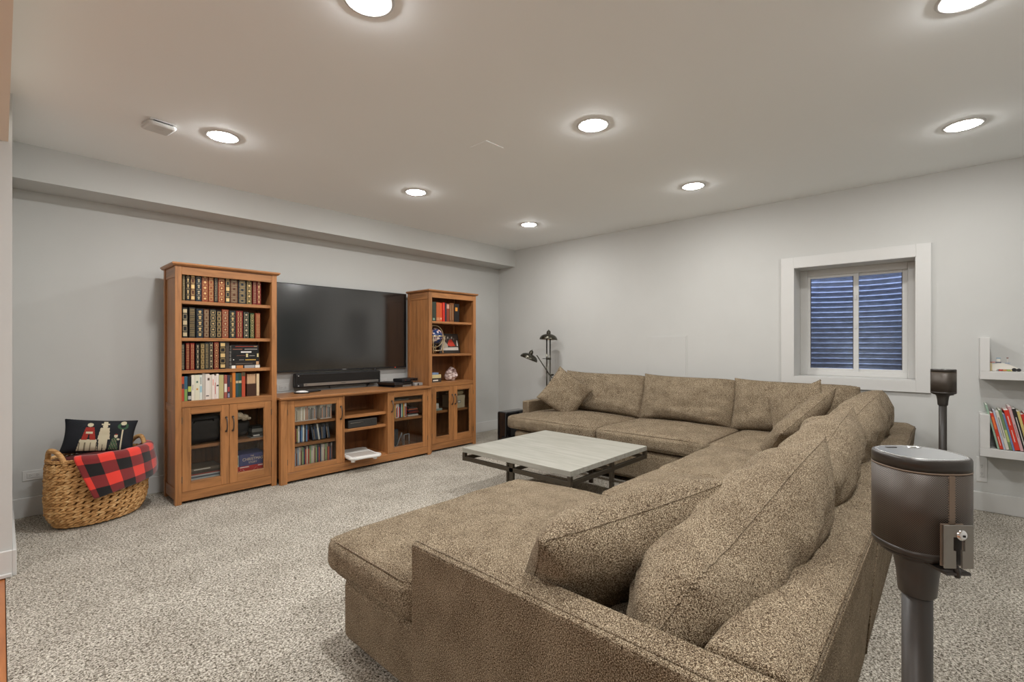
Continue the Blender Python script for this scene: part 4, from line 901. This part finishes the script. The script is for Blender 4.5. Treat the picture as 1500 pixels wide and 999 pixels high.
def sq(r, k, n=56, e=2.55):   # rounded-square outline
    return [(math.copysign(abs(math.cos(a))**(2/e), math.cos(a))*r, math.copysign(abs(math.sin(a))**(2/e), math.sin(a))*r*k) for a in [2*math.pi*i/n for i in range(n)]]
def shell(prof, uv=False):
    m = MB(); rings = []; n = 56
    for r, z in prof: rings.append([m.bm.verts.new((x, y, z)) for x, y in sq(r, 1)])
    lay_ = m.bm.loops.layers.uv.new('UVMap') if uv else None
    for (A, B, (ra, za), (rb, zb)) in zip(rings, rings[1:], prof, prof[1:]):
        for k in range(n):
            f = m.face([A[k], A[(k+1) % n], B[(k+1) % n], B[k]], smooth=True)
            if uv:
                for l, (u, v) in zip(f.loops, ((k, za), (k+1, za), (k+1, zb), (k, zb))): l[lay_].uv = (u/n*.44, v)
    m.face(rings[0][::-1]); m.face(rings[-1]); return m
def speaker(label, loc, rz, slabel):
    g = 'wireless speakers on floor stands'
    t = thing('speaker', label, 'speaker', (loc[0], loc[1], loc[2]-.161), R_(rz), group=g)
    R = .060
    shell([(R-.010, 0), (R-.002, .003), (R, .008), (R, .014)]).build('bottom_rim', M_sbody, t)
    shell([(R, .014), (R, .138)], uv=True).build('grille', M_gr, t)
    shell([(R-.001, .138), (R+.0004, .1385), (R+.0004, .1405), (R-.001, .141)]).build('grille_edge', M_seam, t)
    shell([(R, .141), (R, .157), (R-.0015, .160), (R-.004, .1605)]).build('top_band', M_sbody, t)
    shell([(R-.004, .160), (R-.0045, .1612), (R-.007, .1612), (R-.0075, .1602)]).build('top_rim', M_ring, t)
    shell([(R-.0072, .159), (R-.0074, .1608)]).build('top_panel', M_top, t)
    # controls on top
    for x, w in ((-.018, .009), (.018, .006), (.030, .003)): MB().box(x-w, x+w, .035, .041, .1605, .1622, bev=.0008).build('button', M_chrome if x > 0 else M_sbody, t)
    # back: seam, recess, bracket, screw, socket (back faces -y)
    m = MB(); m.box(-.004, .004, -R-.0008, -R+.002, .05, .138)
    for k in range(20): m.box(-.0055, .0055, -R-.0006, -R+.002, .052+k*.0043, .0540+k*.0043)
    m.build('grille_seam', M_seam, t)
    MB().box(-.017, .017, -R-.0008, -R+.002, -.001, .064, bev=.0005).build('rear_recess', M_seam, t); MB().box(-.014, .014, -R-.0012, -R+.002, .001, .061).build('socket_panel', M_sbody, t)
    MB().box(-.006, .006, -R-.003, -R, .006, .022, bev=.001).build('socket', M_dark, t)
    m = MB(); Pb = [(-.027, -.018), (-.006, -.018), (-.006, .012), (-.011, .012), (-.011, .036), (.011, .036), (.011, .012), (.006, .012), (.006, -.018), (.027, -.018), (.027, .056), (-.027, .056)]
    m.prism([(x*.78-.001, z*.88+.017) for x, z in Pb], -R-.014, -R-.011, 'y'); m.build('bracket', M_brk, t)
    MB().box(-.018, .018, -R-.012, -.03, -.0105, -.0065).build('bracket_foot', M_stand, t)
    MB().lathe([(0, .003), (.004, .0028), (.0068, .001), (.0072, 0), (.0072, -.004)], 20, Matrix.Translation((.002, -R-.015, .052)) @ Matrix.Diagonal((1.15, 1.15, 1.15, 1)) @ Matrix.Rotation(R_(90), 4, 'X')).build('screw', M_chrome, t)
    MB().box(.0005, .0038, -R-.0194, -R-.0178, .0505, .0535).build('screw_slot', M_dark, t)
    MB().tube([(0, -R-.006, .002), (0, -R-.0095, -.004), (0, -R-.0095, -.014)], .004, 8).build('power_plug', M_sbody, t)
    s = thing('speaker_stand', slabel, 'speaker stand', (loc[0]-.002, loc[1]+.003, 0), R_(rz), group='black floor stands carrying the speakers')
    zt = loc[2]-.161-.0005
    MB().lathe([(.0225, zt-.075), (.0255, zt-.072), (.028, zt-.04), (.032, zt-.014), (.038, zt-.005), (.050, zt-.003), (.050, zt)], 32).build('neck', M_stand, s)
    MB().cyl((0, 0, .014), (0, 0, zt-.055), .0205, n=28).build('pole', M_stand, s)
    MB().lathe([(0, .0), (.138, 0), (.14, .003), (.138, .010), (.03, .016), (0, .016)], 48).build('base', M_stand, s)
    return t, s
speaker('near grey-brown wireless speaker with steel bracket in the right foreground', (1.0435, .036, 1.040), -49, 'near black pole stand rising in the right foreground')
speaker('far small wireless speaker below the window\'s right corner', (4.158, .026, 1.062), 60, 'far black pole stand behind the sofa by the window wall')

# ------------------------------------------------------------------ subwoofer and floor lamp
t = thing('subwoofer', 'glossy black boxy subwoofer on the carpet by the far corner', 'subwoofer', (4.19, 3.975, 0))
m = MB().box(0, .40, 0, .155, .006, .392, bev=.022, seg=4); m.build('cabinet', M_gblk, t)
m = MB().box(.09, .31, -.0015, .002, .09, .31, bev=.0006); m.build('port', M_dark, t)
for x in (.04, .36):
    for y in (.03, .125): MB().cyl((x, y, 0), (x, y, .012), .012).build('foot', M_dark, t)
MB().lathe([(0, .001), (.006, .0005), (.006, -.001)], 12, Matrix.Translation((-.0005, .06, .03)) @ Matrix.Rotation(R_(-90), 4, 'Y')).build('maker_dot', M_chrome, t)

lp = thing('floor_lamp', 'dark metal two-shade floor lamp behind the sofa arm near the corner', 'floor lamp', (4.70, 3.72, 0))
M_lm = plain('lamp_bronze', (.075, .070, .055), .22, .9); M_lmw = plain('lamp_inside', (.70, .68, .64), .5)
MB().lathe([(0, 0), (.14, 0), (.142, .012), (.13, .02), (.02, .026), (0, .026)], 40).build('base', M_lm, lp)
MB().cyl((-.012, .016, .02), (-.012, .016, 1.30), .0085).build('pole', M_lm, lp); MB().cyl((.014, -.018, .02), (.014, -.018, 1.30), .0085).build('pole', M_lm, lp)
MB().tube([(-.020, .024, 1.045), (.022, -.026, 1.045)], .014, 12).build('clamp', M_lm, lp); MB().cyl((-.022, .026, 1.045), (-.05, .055, 1.045), .004).build('clamp_screw', M_lm, lp)
def shade(M, sock=True):
    MB().lathe([(.112, 0), (.113, .006), (.108, .024), (.092, .046), (.066, .062), (.034, .072), (.0, .075)], 40, M).build('lamp_shade', M_lm, lp)
    MB().lathe([(.111, .001), (.104, .022), (.088, .042), (.062, .057), (.03, .066), (0, .069)][::-1], 40, M).build('shade_lining', M_lmw, lp)
    MB().lathe([(.026, .070), (.027, .085), (.024, .104), (.014, .116), (.006, .118), (.004, .128), (0, .129)], 24, M).build('lamp_socket', M_lm, lp)
    MB().lathe([(0, .012), (.02, .02), (.024, .035), (.014, .055), (0, .06)], 20, M).build('bulb', M_white, lp)
shade(Matrix.Translation((0, 0, 1.285)) @ Matrix.Rotation(R_(4), 4, 'Y'))
e0 = Vector((-.262, .105, 1.06)); a0 = Vector((.16, -.12, .63))
MB().tube([a0, (.02, -.012, .83), e0 + Vector((.075, -.07, .03))], .0065, 8).build('swing_arm', M_lm, lp)
MB().cyl((.0, -.03, .84), (.04, -.05, .84), .012).build('arm_joint', M_lm, lp); MB().lathe([(0, -.02), (.018, -.01), (.018, .01), (0, .02)], 16, Matrix.Translation(a0)).build('counterweight', M_lm, lp)
shade(Matrix.Translation(e0 + Vector((0, 0, -.02))) @ Matrix.Rotation(R_(-42), 4, 'Z') @ Matrix.Rotation(R_(22), 4, 'Y'))

# ------------------------------------------------------------------ wall shelves with toy and picture books
def ledge(label, z, zt, y0=-.162):
    t = thing('wall_shelf', label, 'shelf', (XW, y0, z), group='white chunky wall shelves'); d = .205
    box('shelf_board', W_shelf, t, -d, 0, -1.0+y0*0, 0, -.058, 0, bev=.002)
    box('end_block', W_shelf, t, -d, 0, -.050, 0, 0, zt-z, bev=.002)
    return t
ledge('upper white wall shelf at the right edge holding a toy ship', 1.034, 1.27)
ledge('lower white wall shelf at the right edge holding picture books', .491, .73)
PB = [(s8(150, 176, 156), .010, .310, 'mint green picture book', None), (s8(200, 60, 40), .016, .250, 'red picture book with orange lettering', [(.55, .9, s8(226, 120, 60), .003, .012), (.1, .35, s8(226, 200, 190), .006, .009)]), (s8(176, 180, 196), .010, .275, 'pale lilac-grey picture book', None), (s8(206, 200, 188), .016, .262, 'cream picture book with dark print', [(.3, .85, s8(110, 110, 100), .006, .010)]),
      (s8(110, 136, 96), .014, .275, 'green picture book', [(.2, .5, s8(180, 190, 120))]), (s8(110, 130, 170), .009, .250, 'slate-blue picture book', None), (s8(206, 54, 36), .024, .275, 'thick bright red picture book', [(.62, .85, s8(226, 190, 180), .009, .014), (.2, .5, s8(226, 190, 180), .009, .013)]), (s8(200, 160, 162), .014, .305, 'tall pink picture book', [(.3, .6, s8(150, 90, 90), .005, .008)]),
      (s8(36, 32, 30), .018, .290, 'black picture book with white lettering', [(.1, .8, s8(206, 200, 190), .007, .011)]), (s8(196, 176, 110), .014, .275, 'mustard yellow picture book', [(.1, .3, s8(50, 46, 40))]), (s8(190, 50, 40), .016, .255, 'dark red picture book at the picture edge', None), (s8(110, 70, 50), .018, .265, 'brown picture book at the picture edge', None)]
th = 11.5; yb = -.2505
for i, (c, w_, h_, lb, pr) in enumerate(PB):
    r = R_(th)
    b = modern(0, 0, 0, w_, h_, .19, c, lb + ' leaning on the lower wall shelf', 'picture books leaning on the lower wall shelf', spec=pr)
    # spine faces the room (-x); thickness runs along -y; the top leans towards +y
    b.matrix_world = Matrix.Translation((XW-.198+rnd.uniform(0, .012), yb, .4915 + 0)) @ Matrix.Rotation(-r, 4, 'X') @ Matrix.Rotation(R_(-90), 4, 'Z') @ Matrix.Translation((0, 0, w_*math.sin(r)))
    yb -= w_/math.cos(r)+.0012
# toy ship / shuttle built of small bricks
t = thing('toy_ship', 'white toy spaceship of small bricks on the upper wall shelf', 'toy', (XW-.13, -.222, 1.0345))
TM = Matrix.Rotation(R_(-90), 4, 'Z')
def tb(name, mat, *a, bev=.001): return MB().box(*a, bev=bev, M=TM).build(name, mat, t)
Wt = s8(222, 218, 208, .35)
MB().prism([(0, .022), (.0, .048), (.03, .056), (.062, .056), (.10, .040), (.135, .020), (.135, .014), (0, .014)], -.02, .02, 'y').xf(TM).build('hull', Wt, t)
tb('tail_fin', s8(206, 190, 150), -.010, .003, -.022, .022, .0, .058); tb('bridge', s8(110, 110, 120), .020, .048, -.012, .012, .055, .066); tb('tower', Wt, .026, .044, -.01, .01, .066, .088); tb('dish', s8(90, 150, 190), .024, .046, -.011, .011, .088, .092)
tb('antenna', Wt, .078, .081, -.002, .002, .05, .092); tb('antenna_tip', s8(120, 60, 50), .074, .084, -.004, .004, .090, .096); tb('red_plate', s8(190, 70, 60), -.008, .018, -.015, .015, .060, .064)
tb('blue_plate', s8(110, 140, 180), .066, .092, -.012, .012, .055, .058)
for x, c in ((.036, (190, 70, 60)), (.056, (206, 150, 90)), (.076, (160, 176, 90)), (.09, (226, 210, 150))): tb('coloured_brick', s8(*c), x, x+.018, -.022, .022, .002, .012)
for x, r, mt in ((.014, .011, Wt), (.110, .012, M_blk), (.132, .011, M_blk)): MB().cyl((x, -.026, r), (x, .026, r), r, n=20).xf(TM).build('wheel', mt, t)
t = thing('toy_brick_pile', 'pink and orange toy bricks at the right edge of the upper shelf', 'toy', (XW-.13, -.385, 1.0345))
for k, (c, dy, z0) in enumerate((((214, 110, 150), 0, 0), ((220, 140, 60), -.03, 0), ((214, 180, 60), -.012, .014), ((190, 70, 110), -.045, .014))): MB().box(-.02, .02, dy-.028, dy, z0, z0+.0135, bev=.001).build('brick', s8(*c), t)

# ------------------------------------------------------------------ basket with pillow and blanket
bk = thing('woven_basket', 'oval woven water-hyacinth basket on the carpet by the left wall', 'basket', (.472, 4.425, 0), R_(24))
def rad(z):     # half axes of the oval body at a height
    f = min(1, z/.13); k = .80 + .20*math.sin(f*math.pi/2); k += .02*math.sin(min(1, z/.44)*math.pi)
    return .285*k, .195*k
M_weave = noisy('hyacinth', [(.3, srgb(140, 98, 54)), (.5, srgb(200, 152, 96)), (.7, srgb(230, 192, 138))], 30, detail=4, rough=.55, bump=.4, bdist=.002, spec=.35)
m = MB()
prof = [(z, *rad(z)) for z in [.012+.43*k/14 for k in range(15)]]
rg = [[m.bm.verts.new(((a-.016)*math.cos(q), (b-.016)*math.sin(q), z)) for q in [2*math.pi*k/40 for k in range(40)]] for z, a, b in prof]
for A, B in zip(rg, rg[1:]):
    for k in range(40): m.face([A[k], A[(k+1) % 40], B[(k+1) % 40], B[k]], smooth=True)
m.face(rg[0][::-1]); m.build('lining', s8(120, 84, 46, .8), bk)
def lump(m, c, t_, u, n_, L, W, T):
    """a small leaf-shaped strand: 6 x 4 quads around the long axis t_"""
    K = 6; S_ = 5; prev = None
    for i in range(S_+1):
        s = -1+2*i/S_; r = math.sqrt(max(0, 1-s*s*.96)); cc = c + t_*(L*s) + u*(W*.35*s)
        ring = [m.bm.verts.new(cc + u*(W*r*math.cos(a)) + n_*(T*r*math.sin(a))) for a in [2*math.pi*k/K for k in range(K)]]
        if prev:
            for k in range(K): m.face([prev[k], prev[(k+1) % K], ring[(k+1) % K], ring[k]], smooth=True)
        prev = ring
m = MB(); rw = random.Random(2); NR = 12
for j in range(NR):
    zc = .018 + j*.0352
    for row in (0, 1):
        z = zc + row*.0176; a, b = rad(z); cnt = 38
        for k in range(cnt):
            q = 2*math.pi*(k + .5*row + .13*j)/cnt
            p = Vector((a*math.cos(q), b*math.sin(q), z + rw.uniform(-.001, .001))); tg = Vector((-a*math.sin(q), b*math.cos(q), 0)).normalized(); nn = Vector((math.cos(q)/a, math.sin(q)/b, 0)).normalized()
            up = Vector((0, 0, 1)); sg = 1 if row else -1
            tv_ = (tg + up*.34*sg).normalized(); uv_ = nn.cross(tv_).normalized()
            lump(m, p + nn*rw.uniform(-.002, .004), tv_, uv_, nn, .027, .0105, .0115)
tag(m.build('woven_wall', M_weave, bk), kind='stuff')
M_wrap = noisy('wrapped_handle', [(.35, srgb(160, 116, 68)), (.6, srgb(206, 162, 108))], 18, (1, 1, 6), detail=3, rough=.6, bump=.5, bdist=.002)
for s in (-1, 1):
    hb = MB(); pts = []
    for k in range(15):
        a = math.pi*k/14; pts.append((s*(.262+.012*math.sin(a)) - s*.02*abs(math.cos(a)), .092*math.cos(a), .40+.125*math.sin(a)))
    hb.tube(pts, .0145, 10); 
    for k in range(40):
        i = k/40*13; i0 = int(i); f = i-i0; p = Vector(pts[i0]).lerp(Vector(pts[i0+1]), f); d = (Vector(pts[i0+1])-Vector(pts[i0])).normalized()
        hb.tube([p-d*.0030, p, p+d*.0030], [.0145, .0158, .0145], 10, caps=False)
    hb.build('basket_handle', M_wrap, bk)
hd = MB(); 
for row in (0, 1):
    for k in range(54):
        q = 2*math.pi*(k+.5*row)/54; a, b = rad(.44); a -= .004; b -= .004
        p = Vector((a*math.cos(q), b*math.sin(q), .447+.008*row)); tg = Vector((-a*math.sin(q), b*math.cos(q), 0)).normalized(); nn = Vector((math.cos(q)/a, math.sin(q)/b, 0)).normalized()
        tv_ = (tg + nn*.3*(1 if row else -1)).normalized(); lump(hd, p, tv_, nn.cross(tv_), nn, .021, .008, .012)
tag(hd.build('rim_braid', M_weave, bk), kind='stuff')
# blanket: cloth sheet going up from inside, over the rim, hanging outside
def plaid():
    m, nt, b = newmat('buffalo_plaid'); L = nt.links
    uv = N(nt, 'ShaderNodeUVMap'); sp = N(nt, 'ShaderNodeSeparateXYZ'); L.new(uv.outputs[0], sp.inputs[0]); fs = []
    for k in (0, 1):
        fr = N(nt, 'ShaderNodeMath', operation='FRACT'); L.new(sp.outputs[k], fr.inputs[0]); gt = N(nt, 'ShaderNodeMath', operation='GREATER_THAN'); gt.inputs[1].default_value = .5; L.new(fr.outputs[0], gt.inputs[0]); fs.append(gt)
    ad = N(nt, 'ShaderNodeMath', operation='ADD'); L.new(fs[0].outputs[0], ad.inputs[0]); L.new(fs[1].outputs[0], ad.inputs[1])
    hf = N(nt, 'ShaderNodeMath', operation='MULTIPLY'); hf.inputs[1].default_value = .5; L.new(ad.outputs[0], hf.inputs[0])
    cr = N(nt, 'ShaderNodeValToRGB'); cr.color_ramp.interpolation = 'CONSTANT'; e = cr.color_ramp.elements
    e[0].position = 0; e[0].color = c4(srgb(222, 62, 50)); e[1].position = .75; e[1].color = c4(srgb(24, 22, 22)); q = e.new(.25); q.color = c4(srgb(122, 40, 40))
    L.new(hf.outputs[0], cr.inputs[0]); L.new(cr.outputs[0], b.inputs['Base Color']); b.inputs['Roughness'].default_value = .8; b.inputs['Sheen Weight'].default_value = .4; b.inputs['Specular IOR Level'].default_value = .15
    return m
bl = thing('plaid_blanket', 'red and black buffalo-plaid fleece blanket draped over the basket rim', 'blanket', (.472, 4.425, 0), R_(24))
m = MB(); uvl = m.bm.loops.layers.uv.new('UVMap'); nu, nv = 64, 44; grid = []
q0, q1 = R_(-138), R_(-6)      # arc of the rim it covers
for i in range(nu+1):
    s = i/nu; q = q0 + (q1-q0)*s; a, b = rad(.42); col = []
    nn = Vector((math.cos(q)/a, math.sin(q)/b, 0)).normalized()
    for j in range(nv+1):
        tt = j/nv; fold = .5+.5*math.sin(s*22+.6*math.sin(tt*4))
        off = .5*fold*max(0, .35-s)/.35
        dl = .235 - .04*s                      # drop outside
        if tt < .30: k = tt/.30; r_in = -.16 + .135*k; z = .42 + .035*k - .01*math.sin(k*3)+.01*noise.noise(Vector((s*6, tt*9, 2))); d_ = r_in
        elif tt < .42: k = (tt-.30)/.12; z = .455+.022*math.sin(k*math.pi*.75)+.0; d_ = -.025 + .062*k
        else: k = (tt-.42)/.58; z = .4705 - dl*k; d_ = .037 + .012*math.sin(k*2.2) + .012*k + .012*off*k + .006*noise.noise(Vector((s*5, k*3, 0)))
        p = Vector((a*math.cos(q), b*math.sin(q), 0)) + nn*d_
        p.z = z + .004*noise.noise(Vector((s*9, tt*7, 5)))
        # near edge pulls inwards towards its bottom corner
        if tt > .42:
            k = (tt-.42)/.58; sh = (1-s)**2*.10*k; tg = Vector((-a*math.sin(q), b*math.cos(q), 0)).normalized(); p += tg*sh; p.z -= .03*(1-s)**1.5*k
        col.append((m.bm.verts.new(p), (s*4.1+.28, tt*2.75+.10)))
    grid.append(col)
for i in range(nu):
    for j in range(nv):
        c = [grid[i][j], grid[i+1][j], grid[i+1][j+1], grid[i][j+1]]
        f = m.face([x[0] for x in c], smooth=True)
        for l, x in zip(f.loops, c): l[uvl].uv = x[1]
o = m.build('blanket_cloth', plaid(), bl); sd = o.modifiers.new('thick', 'SOLIDIFY'); sd.thickness = .012; sd.offset = 1
soft('blanket_fold', bl, (.20, .125, .03), .028, (.0, .0, .012), 16, .008, 9, (.0, .0, .42), mat=s8(84, 30, 28, .9))
# black lumbar pillow with appliqued carollers
def caroll(u, v):
    x, y = (u+1)/2*2.15, (v+1)/2       # 2.15 : 1
    E = lambda cx, cy, a, b: ((x-cx)/a)**2+((y-cy)/b)**2 < 1
    def trap(cx, y0, y1, w0, w1): 
        if not y0 <= y <= y1: return False
        k = (y-y0)/(y1-y0); return abs(x-cx) < (w0+(w1-w0)*k)/2
    # woman
    if E(.76, .83, .085, .065): return 1
    if trap(.76, .56, .62, .20, .20) : return 1
    if trap(.76, .38, .75, .42, .24) and not trap(.76, .38, .56, .08, .02): return 2
    if trap(.76, .05, .40, .60, .48): return 3 if (int(x*30) % 5 == 0 and y < .3) else 1
    # man
    if E(1.20, .79, .075, .07) or trap(1.20, .86, .96, .14, .12) or trap(1.20, .84, .875, .24, .24): return 1
    if trap(1.16, .60, .635, .12, .12) and abs(x-1.26) < .04: return 2
    if trap(1.20, .40, .74, .36, .26): return 1
    if trap(1.13, .05, .42, .10, .14) or trap(1.26, .05, .42, .10, .14): return 1
    # child
    if E(1.56, .50, .06, .06): return 2 if y > .53 else 1
    if trap(1.52, .08, .44, .30, .12): return 4 if (int(x*40)+int(y*22)) % 3 else 3
    if E(1.64, .40, .05, .03): return 1
    # lamp post with wreath
    if E(1.74, .90, .09, .07) : return 1
    e = ((x-1.74)/.17)**2+((y-.80)/.11)**2
    if .28 < e < 1: return 4
    if abs(x-1.74) < .024 and .05 < y < .72: return 1
    return 0
bp_ = thing('lumbar_pillow', 'black oblong pillow with appliqued carol singers standing in the basket', 'pillow', (.482, 4.475, .562), rot=(R_(-14), R_(7), R_(-10)))
o, ring = pillow_mesh('pillow_cover', .40, .235, .09, [s8(24, 26, 32, .85), s8(196, 186, 158, .85), s8(150, 44, 34, .85), s8(120, 110, 90, .85), s8(50, 84, 58, .85)], bp_, 6, n=140, m=66, design=caroll)
MB().tube(ring, .003, 6, closed=True).build('piping', s8(22, 22, 26, .8), bp_)
